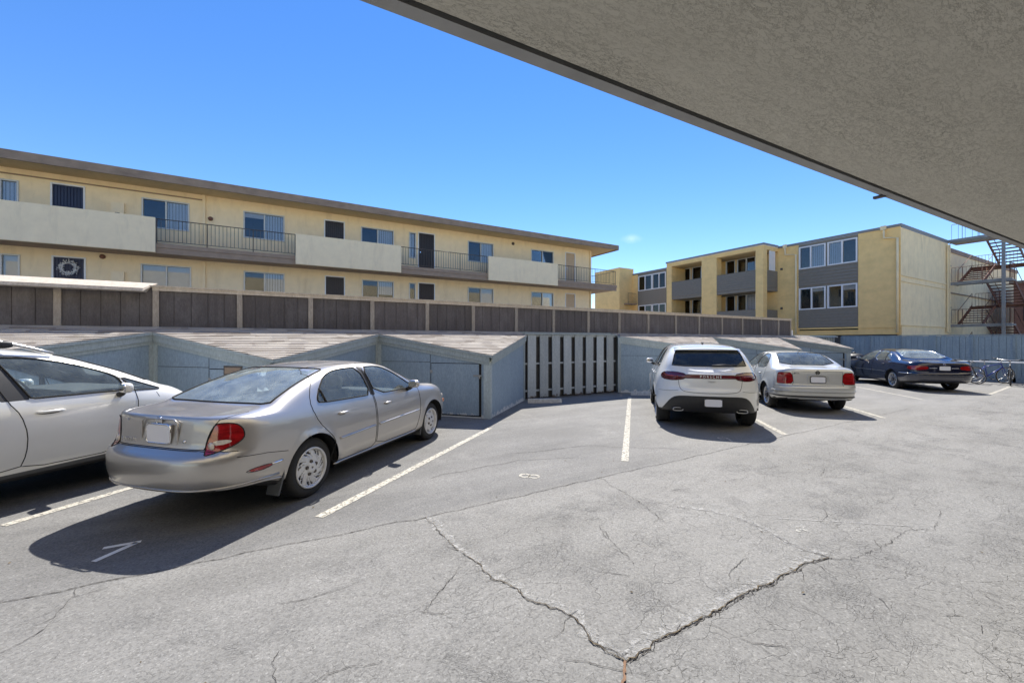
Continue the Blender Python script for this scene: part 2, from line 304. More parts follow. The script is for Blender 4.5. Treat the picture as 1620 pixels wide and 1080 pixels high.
# ------------------------------------------------------------------ mesh helpers
class MB:
    def __init__(s): s.v=[]; s.f=[]; s.sm=[]; s.mi=[]
    def add(s,vs,fs,smooth=False,mi=0):
        o=len(s.v); s.v+= [tuple(v) for v in vs]; s.f+=[[i+o for i in f] for f in fs]; s.sm+=[smooth]*len(fs); s.mi+=[mi]*len(fs)
    def box(s,x0,x1,y0,y1,z0,z1,mi=0):
        if x0>x1:x0,x1=x1,x0
        if y0>y1:y0,y1=y1,y0
        if z0>z1:z0,z1=z1,z0
        s.add([(x0,y0,z0),(x1,y0,z0),(x1,y1,z0),(x0,y1,z0),(x0,y0,z1),(x1,y0,z1),(x1,y1,z1),(x0,y1,z1)],
              [(0,3,2,1),(4,5,6,7),(0,1,5,4),(1,2,6,5),(2,3,7,6),(3,0,4,7)],mi=mi)
    def hexa(s,bot,top,mi=0):     # bot, top: 4 points each, counter-clockwise seen from above
        s.add(list(bot)+list(top),[(0,3,2,1),(4,5,6,7),(0,1,5,4),(1,2,6,5),(2,3,7,6),(3,0,4,7)],mi=mi)
    def board(s,A,B,zA,zB,h,th,side=0,mi=0,zlo=None):   # board along A->B; top edge zA->zB; th to the left of the run
        ax,ay=A; bx,by=B; L=math.hypot(bx-ax,by-ay); nx,ny=-(by-ay)/L,(bx-ax)/L
        o0,o1=side*1.0,side+th
        P=[(ax+nx*o0,ay+ny*o0),(bx+nx*o0,by+ny*o0),(bx+nx*o1,by+ny*o1),(ax+nx*o1,ay+ny*o1)]
        zt=[zA,zB,zB,zA]; zb=[z-h for z in zt] if zlo is None else [zlo]*4
        s.hexa([(p[0],p[1],z) for p,z in zip(P,zb)],[(p[0],p[1],z) for p,z in zip(P,zt)],mi)
    def prism(s,poly,z0,z1,mi=0):
        n=len(poly); f0=z0 if callable(z0) else (lambda x,y:z0); f1=z1 if callable(z1) else (lambda x,y:z1)
        s.add([(x,y,f0(x,y)) for x,y in poly]+[(x,y,f1(x,y)) for x,y in poly],
              [tuple(range(n))[::-1],tuple(range(n,2*n))]+[(i,(i+1)%n,n+(i+1)%n,n+i) for i in range(n)],mi=mi)
    def tube(s,pts,r,n=8,closed=False,smooth=True,cap=True,mi=0,flat=None):
        pts=[Vector(p) for p in pts]; m=len(pts); rings=[]
        rr=r if hasattr(r,'__len__') else [r]*m
        up=None
        for i in range(m):
            if closed: t=(pts[(i+1)%m]-pts[i-1])
            else: t=pts[min(i+1,m-1)]-pts[max(i-1,0)]
            if t.length<1e-9: t=Vector((1,0,0))
            t.normalize()
            if up is None:
                up=Vector((0,0,1)) if abs(t.z)<.9 else Vector((1,0,0))
            a=t.cross(up); 
            if a.length<1e-6: a=t.orthogonal()
            a.normalize(); b=a.cross(t).normalized(); up=b
            rings.append([pts[i]+(a*math.cos(2*math.pi*k/n)+b*math.sin(2*math.pi*k/n))*rr[i] for k in range(n)])
        vs=[v for r_ in rings for v in r_]; fs=[]
        for i in range(m if closed else m-1):
            j=(i+1)%m
            for k in range(n): fs.append((i*n+k,j*n+k,j*n+(k+1)%n,i*n+(k+1)%n)[::-1])
        if cap and not closed: fs+= [tuple(range(n)),tuple(range((m-1)*n,m*n))[::-1]]
        s.add(vs,fs,smooth,mi)
    def lathe(s,prof,n=32,axis='y',center=(0,0,0),smooth=True,mi=0):  # prof: (radius, offset along axis)
        vs=[];fs=[];m=len(prof);cx,cy,cz=center
        for k in range(n):
            a=2*math.pi*k/n; c,sn=math.cos(a),math.sin(a)
            for r,o in prof:
                if axis=='y': vs.append((cx+r*c,cy+o,cz+r*sn))
                elif axis=='z': vs.append((cx+r*c,cy+r*sn,cz+o))
                else: vs.append((cx+o,cy+r*c,cz+r*sn))
        for k in range(n):
            k2=(k+1)%n
            for i in range(m-1): fs.append((k*m+i,k*m+i+1,k2*m+i+1,k2*m+i))
        s.add(vs,fs,smooth,mi)
    def build(s,name,mats,parent=None,recalc=True,bevel=0):
        me=bpy.data.meshes.new(name); me.from_pydata(s.v,[],s.f)
        if not isinstance(mats,(list,tuple)): mats=[mats]
        for m in mats: me.materials.append(M[m] if isinstance(m,str) else m)
        me.polygons.foreach_set('use_smooth',s.sm); me.polygons.foreach_set('material_index',s.mi)
        if recalc:
            b=bmesh.new(); b.from_mesh(me); bmesh.ops.recalc_face_normals(b,faces=b.faces); b.to_mesh(me); b.free()
        me.update()
        o=bpy.data.objects.new(name,me); COL.objects.link(o)
        if parent: o.parent=parent
        if bevel:
            md=o.modifiers.new('bevel','BEVEL'); md.width=bevel; md.segments=2; md.limit_method='ANGLE'
        return o
def tag(o,label=None,cat=None,group=None,kind=None):
    if label:o['label']=label
    if cat:o['category']=cat
    if group:o['group']=group
    if kind:o['kind']=kind
    return o
def empty(name,loc,label,cat,rz=0,group=None):
    o=bpy.data.objects.new(name,None); COL.objects.link(o); o.empty_display_size=.2
    o.location=(loc[0],loc[1],loc[2] if len(loc)>2 else 0); o.rotation_euler=(0,0,rz)
    return tag(o,label,cat,group)
def clip(poly,ax,val,keep_greater):
    out=[]
    for i in range(len(poly)):
        a,b=poly[i],poly[(i+1)%len(poly)]
        ia=(a[ax]>=val)==keep_greater or a[ax]==val; ib=(b[ax]>=val)==keep_greater or b[ax]==val
        if ia: out.append(a)
        if ia!=ib:
            t=(val-a[ax])/(b[ax]-a[ax]); out.append((a[0]+(b[0]-a[0])*t,a[1]+(b[1]-a[1])*t))
    return out
def text_mesh(name,txt,size,mat,parent,matrix,extrude=.002,align='CENTER'):
    cu=bpy.data.curves.new(name,'FONT'); cu.body=txt; cu.size=size; cu.extrude=extrude; cu.align_x=align
    t=bpy.data.objects.new(name+'_tmp',cu); COL.objects.link(t)
    dg=bpy.context.evaluated_depsgraph_get(); me=bpy.data.meshes.new_from_object(t.evaluated_get(dg))
    bpy.data.objects.remove(t); bpy.data.curves.remove(cu)
    me.materials.clear(); me.materials.append(M[mat])
    o=bpy.data.objects.new(name,me); COL.objects.link(o); o.parent=parent; o.matrix_local=matrix
    return o
# ------------------------------------------------------------------ the setting: lot
b=MB(); b.add([(-160,-60,0),(220,-60,0),(220,320,0),(-160,320,0)],[(0,1,2,3)])
tag(b.build('asphalt_ground','asphalt'),kind='structure')

def ribbon(b,pts,w,z,jit=0,rag=.0):
    # flat strip along pts with varying width
    P=[]; kk=1
    for i in range(len(pts)-1):
        a,c=pts[i],pts[i+1]; L=math.hypot(c[0]-a[0],c[1]-a[1]); n=max(1,int(L/.016)) if jit or rag else 1
        for k in range(n): P.append((a[0]+(c[0]-a[0])*k/n,a[1]+(c[1]-a[1])*k/n))
    P.append(pts[-1])
    P=[P[0]]+[(x+random.uniform(-jit,jit),y+random.uniform(-jit,jit)) for x,y in P[1:-1]]+[P[-1]]
    vs=[];m=len(P)
    for i,(x,y) in enumerate(P):
        dx=P[min(i+1,m-1)][0]-P[max(i-1,0)][0]; dy=P[min(i+1,m-1)][1]-P[max(i-1,0)][1]; L=math.hypot(dx,dy) or 1
        ww=w(i/(m-1)) if callable(w) else w
        if i%3==0: kk=random.uniform(1-.55*rag,1+.6*rag)
        l=ww/2*kk*(1+random.uniform(-rag,rag)); r=ww/2*kk*(1+random.uniform(-rag,rag))
        vs+= [(x-dy/L*l,y+dx/L*l,z),(x+dy/L*r,y-dx/L*r,z)]
    b.add(vs,[(2*i+1,2*i+3,2*i+2,2*i) for i in range(m-1)])
CR=[([(-0.84,3.97),(-0.69,3.75),(-0.58,3.56),(-0.48,3.4),(-0.35,3.25),(-0.24,3.13),(-0.15,2.95),(0.04,2.82),(0.1,2.7),(0.28,2.62),(0.37,2.54),(0.43,2.41),(0.47,2.3),(0.55,2.23),(0.6,2.18)],.008,.018),
([(0.6,2.18),(0.73,2.26),(0.87,2.36),(1.02,2.44),(1.21,2.54),(1.39,2.66),(1.55,2.76),(1.77,2.87),(2.05,3.03),(2.28,3.16),(2.49,3.23)],.024,.016),
([(1.69,4.22),(1.97,4.12),(2.16,3.95),(2.28,3.71),(2.31,3.49),(2.37,3.35),(2.49,3.23)],.006,.014),
([(2.49,3.23),(2.64,3.2),(2.77,3.13),(2.89,3.03),(3.03,2.89),(3.18,2.8),(3.32,2.73),(3.46,2.64)],.010,.006),
([(2.64,3.2),(2.84,3.3),(3.11,3.42),(3.37,3.59),(3.59,3.71),(3.82,3.71),(4.01,3.88)],.010,.008),
([(1.13,5.07),(1.16,4.85),(1.23,4.7),(1.31,4.47),(1.37,4.25),(1.41,4.06),(1.43,3.88)],.010,.008),
([(0.8,3.78),(0.82,3.56),(0.88,3.37),(0.92,3.25),(0.93,3.14)],.009,.009),
([(0.93,2.95),(1.0,2.83),(1.07,2.78)],.006,.005),([(0.92,2.73),(1.02,2.64),(1.13,2.52)],.007,.006),([(1.41,2.95),(1.48,2.83),(1.54,2.75)],.006,.006),
([(1.15,2.48),(1.26,2.4),(1.38,2.3),(1.45,2.19)],.007,.005),([(-3.0,2.83),(-2.92,2.73),(-2.86,2.6),(-2.78,2.46),(-2.75,2.35)],.009,.004),
([(-1.28,2.26),(-1.27,2.17),(-1.14,2.01)],.008,.01),([(-1.0,2.03),(-0.91,2.12),(-0.79,2.15),(-0.69,2.19)],.009,.006),
([(3.78,4.91),(4.32,4.76),(4.79,4.64),(5.31,4.6)],.008,.006),([(5.3,5.26),(5.59,4.98),(5.93,4.64)],.008,.007),
([(3.18,2.8),(3.15,2.7),(3.26,2.62)],.007,.005),([(2.51,2.63),(2.56,2.48),(2.64,2.35),(2.73,2.19)],.006,.006),([(2.55,2.4),(2.55,2.21),(2.51,2.07)],.006,.006),
([(1.83,2.76),(1.91,2.54),(1.99,2.35),(1.99,2.19)],.005,.004),([(2.34,2.87),(2.45,2.7),(2.62,2.62),(2.79,2.48),(2.96,2.38)],.006,.006)]
def wobble(pts,amt,seg=.07):
    # fractal-like subdivision of a measured crack path
    out=[pts[0]]
    for a,c in zip(pts,pts[1:]):
        L=math.hypot(c[0]-a[0],c[1]-a[1]); n=max(1,int(L/seg))
        for k in range(1,n): out.append((a[0]+(c[0]-a[0])*k/n+random.gauss(0,amt),a[1]+(c[1]-a[1])*k/n+random.gauss(0,amt)))
        out.append(c)
    return out
bc=MB(); bf=MB(); br=MB(); bl=MB()
for i,(pts,w0,w1) in enumerate(CR):
    P=wobble([g(*q) for q in pts],.008,.035)
    ribbon(bc,P,lambda s,w0=w0,w1=w1:.30*(w0+(w1-w0)*s),.005,jit=.004,rag=.7)
    if i==1: ribbon(bc,[(x+random.uniform(.010,.016),y-random.uniform(.010,.02)) for x,y in P],.0045,.0055,jit=.006,rag=.9)
    if i==0: ribbon(bc,[(x+random.uniform(.0,.014),y-random.uniform(.0,.014)) for x,y in P[len(P)//2:]],.003,.0055,jit=.006,rag=.9)
    if i in (0,1): ribbon(bf,P,lambda s,w0=w0,w1=w1:.24*(w0+(w1-w0)*s),.0085,jit=.006,rag=.95)
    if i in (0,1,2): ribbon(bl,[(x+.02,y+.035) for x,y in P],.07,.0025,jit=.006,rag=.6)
    # hairline side branches
    if len(pts)>4:
        for k in range(len(pts)):
            if random.random()<.5:
                x,y=P[int(k/len(pts)*len(P))]; a=random.uniform(0,6.28); q=[(x,y)]
                for _ in range(random.randint(3,7)):
                    a+=random.uniform(-.5,.5); x+=.035*math.cos(a); y+=.035*math.sin(a); q.append((x,y))
                ribbon(bc,q,lambda s:.003*(1-s)+.001,.005,jit=.003,rag=.5)
P=[g(.6,2.18),g(.58,2.11),g(.54,2.01)]; ribbon(br,P,.015,.0095,jit=.005,rag=.6)
tag(bc.build('pavement_crack','crack',recalc=False),kind='structure'); tag(bf.build('crack_filling','crack_fill',recalc=False),kind='structure')
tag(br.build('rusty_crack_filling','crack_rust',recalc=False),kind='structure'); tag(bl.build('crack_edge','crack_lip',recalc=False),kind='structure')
# long seam between stalls and drive
b=MB(); P=wobble([(-6,4.05),(-1.57,3.98),(1.3,3.86),(3.6,3.9),(7,3.95),(14,4.0)],.012,.15); ribbon(b,P,.006,.005,jit=.003,rag=.6)
P=wobble([g(-.1,6.2),g(1.2,6.7),g(2.6,6.5)],.03,.2); ribbon(b,P,.006,.005,jit=.003,rag=.6)
P=wobble([g(-1.0,5.1),g(.1,5.9),g(.9,6.0)],.03,.2); ribbon(b,P,.006,.005,jit=.003,rag=.6)
for _ in range(16):   # stray hairlines of the old drive
    x=random.uniform(-.5,6);y=random.uniform(.6,3.6);a=random.uniform(-.9,.6);q=[(x,y)]
    for _ in range(random.randint(4,10)):
        a+=random.uniform(-.35,.35); x+=.06*math.cos(a); y+=.06*math.sin(a); q.append((x,y))
    ribbon(b,q,lambda s:.0032*(1-abs(2*s-1))+.001,.005,jit=.005,rag=.6)
tag(b.build('pavement_seam','crack',recalc=False),kind='structure')

def stripe(p0,p1,w=.10,mat='line'):
    b=MB(); n=24; pts=[(p0[0]+(p1[0]-p0[0])*i/n,p0[1]+(p1[1]-p0[1])*i/n) for i in range(n+1)]
    ribbon(b,pts,w,.0045,rag=.06); tag(b.build('parking_line',mat,recalc=False),kind='structure')
stripe(SP(-5.58,2.3),SP(-5.72,8.2)); stripe(SP(-2.92,3.28),SP(-2.7,7.6)); 
stripe(SP(-.12,6.05),SP(-.12,13.1)); stripe(SP(2.65,8.6),SP(2.55,10.1)); stripe(SP(2.55,10.1),SP(2.5,13),.08,'line_faint')
stripe(SP(5.33,11.1),SP(5.25,14.5),.09); stripe(SP(8.1,14.9),SP(8.0,19),.09)
stripe(g(14.9,12.9),g(18.58,15.35),.09); stripe(g(2.55,3.95),g(3.7,3.78),.02,'crack_lip')
def marks(name,polys,mat='line'):
    b=MB()
    for q in polys: b.add([(*p,.0045) for p in q],[tuple(range(len(q)))])
    tag(b.build(name,mat,recalc=True),kind='structure')
def quad(a,c,w):
    L=math.hypot(c[0]-a[0],c[1]-a[1]); nx,ny=-(c[1]-a[1])/L*w/2,(c[0]-a[0])/L*w/2
    return [(a[0]-nx,a[1]-ny),(c[0]-nx,c[1]-ny),(c[0]+nx,c[1]+ny),(a[0]+nx,a[1]+ny)]
A,B_,C=g(-3.36,3.375),g(-3.15,3.49),g(-3.23,3.17)
marks('stall_number',[quad(A,B_,.045),quad(g(-3.17,3.475),C,.05)],'number')
def ringmark(c,r,w,ax,ay,n=18):
    out=[]
    for i in range(n):
        q=[]
        for rr,a in ((r-w/2,i),(r+w/2,i),(r+w/2,i+1),(r-w/2,i+1)):
            t=2*math.pi*a/n; x=c[0]+rr*math.cos(t)*ax[0]+rr*math.sin(t)*ay[0]; y=c[1]+rr*math.cos(t)*ax[1]+rr*math.sin(t)*ay[1]; q.append((x,y))
        out.append(q)
    return out
u1=(math.cos(SA),math.sin(SA)); u2=(math.sin(SA),-math.cos(SA))
c8=g(.22,5.19)
marks('stall_number',ringmark((c8[0]+.06*u2[0],c8[1]+.06*u2[1]),.06,.032,u1,u2)+ringmark((c8[0]-.06*u2[0],c8[1]-.06*u2[1]),.06,.032,u1,u2),'line')
c9=g(3.7,7.2)
marks('stall_number',ringmark((c9[0],c9[1]),.075,.04,u1,u2)+[quad((c9[0]+.07*u2[0],c9[1]+.07*u2[1]),(c9[0]+.1*u2[0]-.2*u1[0],c9[1]+.1*u2[1]-.2*u1[1]),.04)],'line')
c=g(2.62,3.71)
marks('stall_number',[quad((c[0]-.08,c[1]),(c[0]+.06,c[1]+.03),.035),quad((c[0]+.01,c[1]-.05),(c[0]+.02,c[1]+.06),.03)],'line_faint')
c=g(2.17,8.57); marks('utility_cover_ring',ringmark(c,.14,.02,(1,0),(0,1),24)+ringmark(c,.09,.015,(1,0),(0,1),24),'line_faint')
b=MB(); 
for k in range(60):
    x,y=random.uniform(-4,8),random.uniform(1,8); s=random.uniform(.004,.012); b.add([(x-s,y,.006),(x,y-s,.006),(x+s,y,.006),(x,y+s,.010)],[(0,1,3),(1,2,3),(2,3,0)])
tag(b.build('scattered_grit','crack_fill'),kind='stuff',label='dark grit and leaf crumbs scattered over the asphalt',cat='grit')

def wheel_stop(a,c,label):
    b=MB(); L=math.hypot(c[0]-a[0],c[1]-a[1]); o=empty('parking_curb',a,label,'wheel stop',math.atan2(c[1]-a[1],c[0]-a[0]),'concrete wheel stops')
    b.hexa([(0,0,0),(L,0,0),(L,.15,0),(0,.15,0)],[(.01,.03,.12),(L-.01,.03,.12),(L-.01,.12,.12),(.01,.12,.12)])
    b.build('concrete_bar','concrete',o,bevel=.012)
    b=MB(); 
    for x in (L*.15,L*.85): b.lathe([(0,.126),(.012,.126),(.012,.11)],8,'z',(x,.075,0))
    b.build('anchor_pin','iron',o)
wheel_stop(g(.43,11.3),g(1.38,11.35),'chipped white concrete wheel stop at the foot of the white slat fence')
wheel_stop(g(3.75,13.0),g(4.75,12.7),'white concrete wheel stop beside the white crossover, against the blue shed')

# ------------------------------------------------------------------ carport overhead (own building)
o=empty('carport_building',(0,0),'stucco carport ceiling and fascia of the building overhead','building')
PE=1.217; ZS=2.65; o.rotation_euler=(0,0,-.0251)
b=MB(); b.box(-16,30,-12,PE-.080,ZS,ZS+.25); b.build('ceiling','soffit',o)
b=MB(); b.box(-16,30,PE-.065,PE-.03,ZS-.006,ZS+.25); b.box(-16,30,PE-.03,PE,ZS+.006,ZS+.5); b.build('fascia','fascia',o)
b=MB(); b.box(-16,30,PE-.078,PE-.066,ZS+.012,ZS+.24); b.build('drip_groove','groove',o)
b=MB(); b.box(-16,30,PE-.158,PE-.128,ZS-.004,ZS+.010)
b.v=[]; b.f=[]; b.sm=[]; b.mi=[]
for x in (3.38,): b.box(x,x+.03,PE-.03,PE+.03,ZS-.012,ZS+.003)
b.build('joint_clip','iron',o)
b=MB(); b.box(-16,30,-12,PE-.05,ZS+.5,7.2); b.build('unseen_upper_storey','stucco_pale',o)  # unseen storey; height and colour set for skylight and window reflections
b=MB(); b.box(-16,30,-6.2,-6,0,ZS-.002); b.build('unseen_back_wall','brownwall',o)  # unseen wall, kept dark for the reflections in the car tails
for x in (-2.4,8.5,17): 
    b=MB(); b.box(x,x+.2,.55,.75,0,ZS-.003); b.build('post','fascia',o)

# ------------------------------------------------------------------ sheds
KP,NP=8.07,10.13
def zr(y): return 1.42+(y-KP)*.233
def shed(K,NL,NR,label,door=True,vent=None,back=10.47):
    o=empty('storage_shed',(K[0],K[1]),label,'shed',0,'blue storage sheds along the fence')
    L=lambda p:(p[0]-K[0],p[1]-K[1])
    k,nl,nr=L(K),L(NL),L(NR); bk=back-K[1]
    z=lambda x,y: zr(y+K[1])
    # roof deck courses
    def off(a,c,d): # shift segment to the right of a->c
        Ln=math.hypot(c[0]-a[0],c[1]-a[1]); return ((c[1]-a[1])/Ln*d,-(c[0]-a[0])/Ln*d)
    ov=.09
    o1=off(nl,k,ov); o2=off(k,nr,ov)
    # outer polygon with overhang
    def isect(p,d,q,e):
        den=d[0]*e[1]-d[1]*e[0]; t=((q[0]-p[0])*e[1]-(q[1]-p[1])*e[0])/den; return (p[0]+d[0]*t,p[1]+d[1]*t)
    d1=(k[0]-nl[0],k[1]-nl[1]); d2=(nr[0]-k[0],nr[1]-k[1])
    ko=isect((nl[0]+o1[0],nl[1]+o1[1]),d1,(nr[0]+o2[0],nr[1]+o2[1]),d2)
    # straight seam lines upward at inner corners
    nlo=isect((nl[0]+o1[0],nl[1]+o1[1]),d1,(nl[0],0),(0,1)); nro=isect((nr[0]+o2[0],nr[1]+o2[1]),d2,(nr[0],0),(0,1))
    poly=[nlo,ko,nro,(nr[0],bk),(nl[0],bk)]
    b=MB(); b.prism(poly,lambda x,y:z(x,y)-.05,lambda x,y:z(x,y)-.004); b.build('roof_deck','shed_trim',o)
    b=MB(); y=ko[1]; cw=.135
    while y<bk:
        q=clip(clip(poly,1,y,True),1,min(y+cw,bk),False)
        if len(q)>2:
            yy=y
            b.prism(q,lambda x,y_:z(x,y_)-.004,lambda x,y_,yy=yy:z(x,yy)+.017+(y_-yy)*.12)
        y+=cw
    b.build('roof','shingle',o)
    # walls
    b=MB(); b.board(nl,k,z(*nl)-.05,z(*k)-.05,0,.05,zlo=-.01); b.build('front_wall','shed_blue',o)
    b=MB(); b.board(k,nr,z(*k)-.05,z(*nr)-.05,0,.05,zlo=-.01); b.build('side_wall','shed_blue',o)
    # fascia boards, two steps
    b=MB()
    for (a,c,off_) in ((nl,k,o1),(k,nr,o2)):
        s1=.62
        A=(a[0]+off_[0]*s1,a[1]+off_[1]*s1); C=(c[0]+off_[0]*s1,c[1]+off_[1]*s1)
        b.board(A,C,z(*a)-.052,z(*c)-.052,.13,.03)
        A=(a[0]+off_[0]*.3,a[1]+off_[1]*.3); C=(c[0]+off_[0]*.3,c[1]+off_[1]*.3)
        b.board(A,C,z(*a)-.15,z(*c)-.15,.10,.022)
    b.build('fascia','shed_trim',o)
    # corner boards
    b=MB(); u=(d1[0]/math.hypot(*d1),d1[1]/math.hypot(*d1)); w=(d2[0]/math.hypot(*d2),d2[1]/math.hypot(*d2))
    b=MB(); b.board((k[0]-.14*u[0]+o1[0]*.25,k[1]-.14*u[1]+o1[1]*.25),(k[0]+o1[0]*.25+.02*u[0],k[1]+o1[1]*.25+.02*u[1]),z(*k)-.16,z(*k)-.16,0,.02,zlo=0); b.build('corner_board','shed_trim',o)
    b=MB(); b.board((k[0]+o2[0]*.25,k[1]+o2[1]*.25),(k[0]+.09*w[0]+o2[0]*.25,k[1]+.09*w[1]+o2[1]*.25),z(*k)-.16,z(*k)-.14,0,.02,zlo=0); b.build('corner_board','shed_trim',o)
    b=MB(); b.board((nl[0]+.002*u[0]+o1[0]*.25,nl[1]+.002*u[1]+o1[1]*.25),(nl[0]+.1*u[0]+o1[0]*.25,nl[1]+.1*u[1]+o1[1]*.25),z(*nl)-.24,z(*nl)-.26,0,.02,zlo=0); b.build('corner_board','shed_trim',o)
    b=MB(); b.board((nr[0]-.09*w[0]+o2[0]*.25,nr[1]-.09*w[1]+o2[1]*.25),(nr[0]-.01*w[0]+o2[0]*.25,nr[1]-.01*w[1]+o2[1]*.25),z(*nr)-.26,z(*nr)-.24,0,.02,zlo=0); b.build('corner_board','shed_trim',o)
    Lw=math.hypot(*d1)
    pt=lambda s,e:(nl[0]+u[0]*s+o1[0]/ov*e,nl[1]+u[1]*s+o1[1]/ov*e)
    # horizontal sheet joint
    b=MB(); s0,s1=.12,Lw-1.45
    b.board(pt(s0,.003),pt(s1,.003),1.235,1.235,.008,.004); b.board(pt(s1-.004,.0035),pt(s1+.004,.0035),1.4,1.4,0,.004,zlo=.02); b.build('sheet_joint','gap',o)
    if door:
        dx0,dx1=Lw-1.42,Lw-.21
        b=MB(); b.board(pt(dx0-.012,.004),pt(dx1+.012,.004),1.215,1.215,0,.003,zlo=.03); b.build('door_shadow_gap','gap',o)
        d=MB(); d.board(pt(dx0,.012),pt(dx1-.045,.012),1.20,1.20,0,.018,zlo=.06); dd=d.build('door','shed_blue',o)
        h=MB(); p0=pt(dx1-.17,.03); p1=pt(dx1+.03,.03); h.board(p0,p1,.96,.96,.035,.014)
        q=pt(dx1-.02,.05); h.lathe([(0,0),(.022,0),(.022,.05),(0,.05)],10,'z',(q[0],q[1],.88)); h.build('hasp','steel_gray',dd)
        h=MB()
        for zz in (.3,1.05): h.board(pt(dx0-.03,.016),pt(dx0+.03,.016),zz,zz,.07,.01)
        h.build('hinge','steel_gray',dd)
    if vent:
        b=MB(); b.board(pt(vent,.012),pt(vent+.42,.012),1.27,1.27,.17,.015); f=b.build('vent_frame','iron',o)
        b=MB(); b.board(pt(vent+.03,.016),pt(vent+.39,.016),1.24,1.24,.11,.006); b.build('vent_mesh','roof_trim',f)
    return o
def teeth(x): return (x,KP)
def NN(x): return (x,NP)
shed(teeth(-4.16),NN(-6.12),NN(-2.0),'low blue storage shed with shingle roof behind the white wagon')
shed(teeth(-.04),NN(-2.0),NN(2.12),'blue shed with a small brown wall vent, behind the silver sedan roof',vent=1.75)
shed(teeth(4.08),NN(2.12),NN(6.24),'blue shed with hasped plywood door in front of the silver sedan hood')
shed(teeth(12.5),NN(9.9),NN(14.75),'blue shed at the nose of the white crossover, right of the white slat fence')
shed(teeth(17.15),NN(14.75),NN(19.45),'blue shed at the nose of the pale silver sedan')
shed(teeth(21.4),NN(19.45),NN(23.1),'last blue shed in the corner, left of the navy sedan')

# slatted white fence in the gap between the sheds
def slat_fence(x0,x1,n,y,z1,label,w=.295,z0=.02,mat='slat_white',grp='white slatted fences'):
    o=empty('slat_fence',(x0,y),label,'fence',0,grp); L=x1-x0; step=L/n
    for i in range(n):
        b=MB(); c=step*(i+.5); lift=random.uniform(0,.03); b.box(c-w/2+random.uniform(-.008,.008),c+w/2,-.0,.022,z0+lift,z1-random.uniform(0,.008)-.006)
        s=b.build('slat',mat,o); s.rotation_euler=(0,R(random.uniform(-.25,.25)),0)
    b=MB(); 
    for i in range(n+1):
        c=step*i; b.box(c-w/2,c+w/2,.115,.137,z0,z1-.012)
    b.build('rear_slat','dark_gap',o)
    b=MB()
    for zz in (.22,1.02): 
        if zz>z0: b.box(-.05,L+.05,.024,.112,zz,zz+.05)
    b.box(-.05,L+.05,.024,.112,z1-.06,z1-.008)
    b.build('rail','slat_white',o)
    b=MB(); b.box(-.1,L+.1,.142,.16,0,z1-.02); b.build('backing','dark_gap',o)
    b=MB(); b.box(-.05,L+.05,-.03,.2,z1,z1+.04); b.build('cap','shed_trim',o)
slat_fence(6.32,9.85,8,10.2,1.9,'white slat fence with dark gaps between two blue sheds')
slat_fence(21.9,26.4,16,10.62,1.97,'distant white picket fence in the far corner behind the last shed',w=.14,z0=.9)

# tall dark plywood fence on its base board
o=empty('plywood_fence',(0,10.55),'long dark brown plywood fence with pale posts above the shed roofs','fence')
posts=[-9.2,-7.8,-6.3,-4.85,-3.42,-2.05,-.67,.70,2.07,3.47,4.8,6.2,7.56,8.97,10.36,11.8,13.3,14.7,16.2,17.65,19.1,20.55,21.62]
for a,c in zip(posts,posts[1:]):
    b=MB(); n=5; w=(c-a)/n
    ph=random.uniform(0,.1)
    cuts=[a+.05]+[a+(c-a)*(i+ph)/n for i in range(1,n)]+[c-.05]
    for q,r_ in zip(cuts,cuts[1:]): b.box(q+.006,r_-.006,0,.02,1.9,2.76)
    b.box(a+.05,c-.05,.012,.03,1.9,2.76)
    s=b.build('panel','fence_dark',o); 
for a in posts:
    b=MB(); b.box(a-.048,a+.048,-.035,.09,1.88,2.765); b.build('post','fence_post',o)
b=MB(); b.box(-2.15,21.68,-.06,.12,2.77,2.80); b.box(-2.1,21.66,-.045,-.01,2.70,2.768); b.build('cap','fence_cap',o)
b=MB(); b.hexa([(-9.3,-.26,2.66),(-2.2,-.26,2.66),(-2.2,.12,2.66),(-9.3,.12,2.66)],[(-9.3,-.24,2.72),(-2.2,-.24,2.72),(-2.05,.12,2.86),(-9.3,.12,2.86)]); b.build('cap','fence_cap',o)
b=MB(); b.box(-9.3,26.3,-.10,.0,1.915,1.985); b.box(-9.3,26.3,.1,.3,0,1.9); b.build('base_board','shed_trim',o)
b=MB(); b.box(21.7,21.78,-.04,.04,1.99,2.25); b.build('stub_post','white',o)

# blue board fence closing the lot
o=empty('board_fence',(26.6,0),'blue grey vertical board fence behind the navy sedan and bicycles','fence')
b=MB(); y=10.4; 
pb=[]
while y>-5:
    w=random.choice((.19,.2,.21)); 
    b.box(0+random.uniform(-.004,.004),.022,y-w+.008,y,.06,1.96+random.uniform(-.01,.01)); pb.append(y); y-=w
b.build('boards','blue_fence',o)
for i,yy in enumerate(pb[::6]):
    b=MB(); b.box(-.03,.0-.005,yy-.05,yy+.04,.0,1.97); b.build('batten','blue_fence',o)
b=MB(); b.box(-.02,.05,-5,10.4,1.97,2.005); b.box(-.03,-.006,-5,10.3,.0,.2); b.build('cap','blue_fence',o)
b=MB(); b.box(.03,.05,-5,10.4,0,1.9); b.build('backing','dark_gap',o)
o=empty('handrail',(26.1,0),'white pipe rail running along the blue fence behind the bicycles','rail')
b=MB(); b.tube([(0,-4.5,.84),(0,7.2,.84)],.028); b.build('pipe','white',o)
for yy in (-3,0,2.2,6.9): 
    b=MB(); b.tube([(0,yy,0),(0,yy,.83)],.022); b.build('support','steel_gray',o)
b=MB(); b.box(22.6,27,-5,10.4,.0,.0)

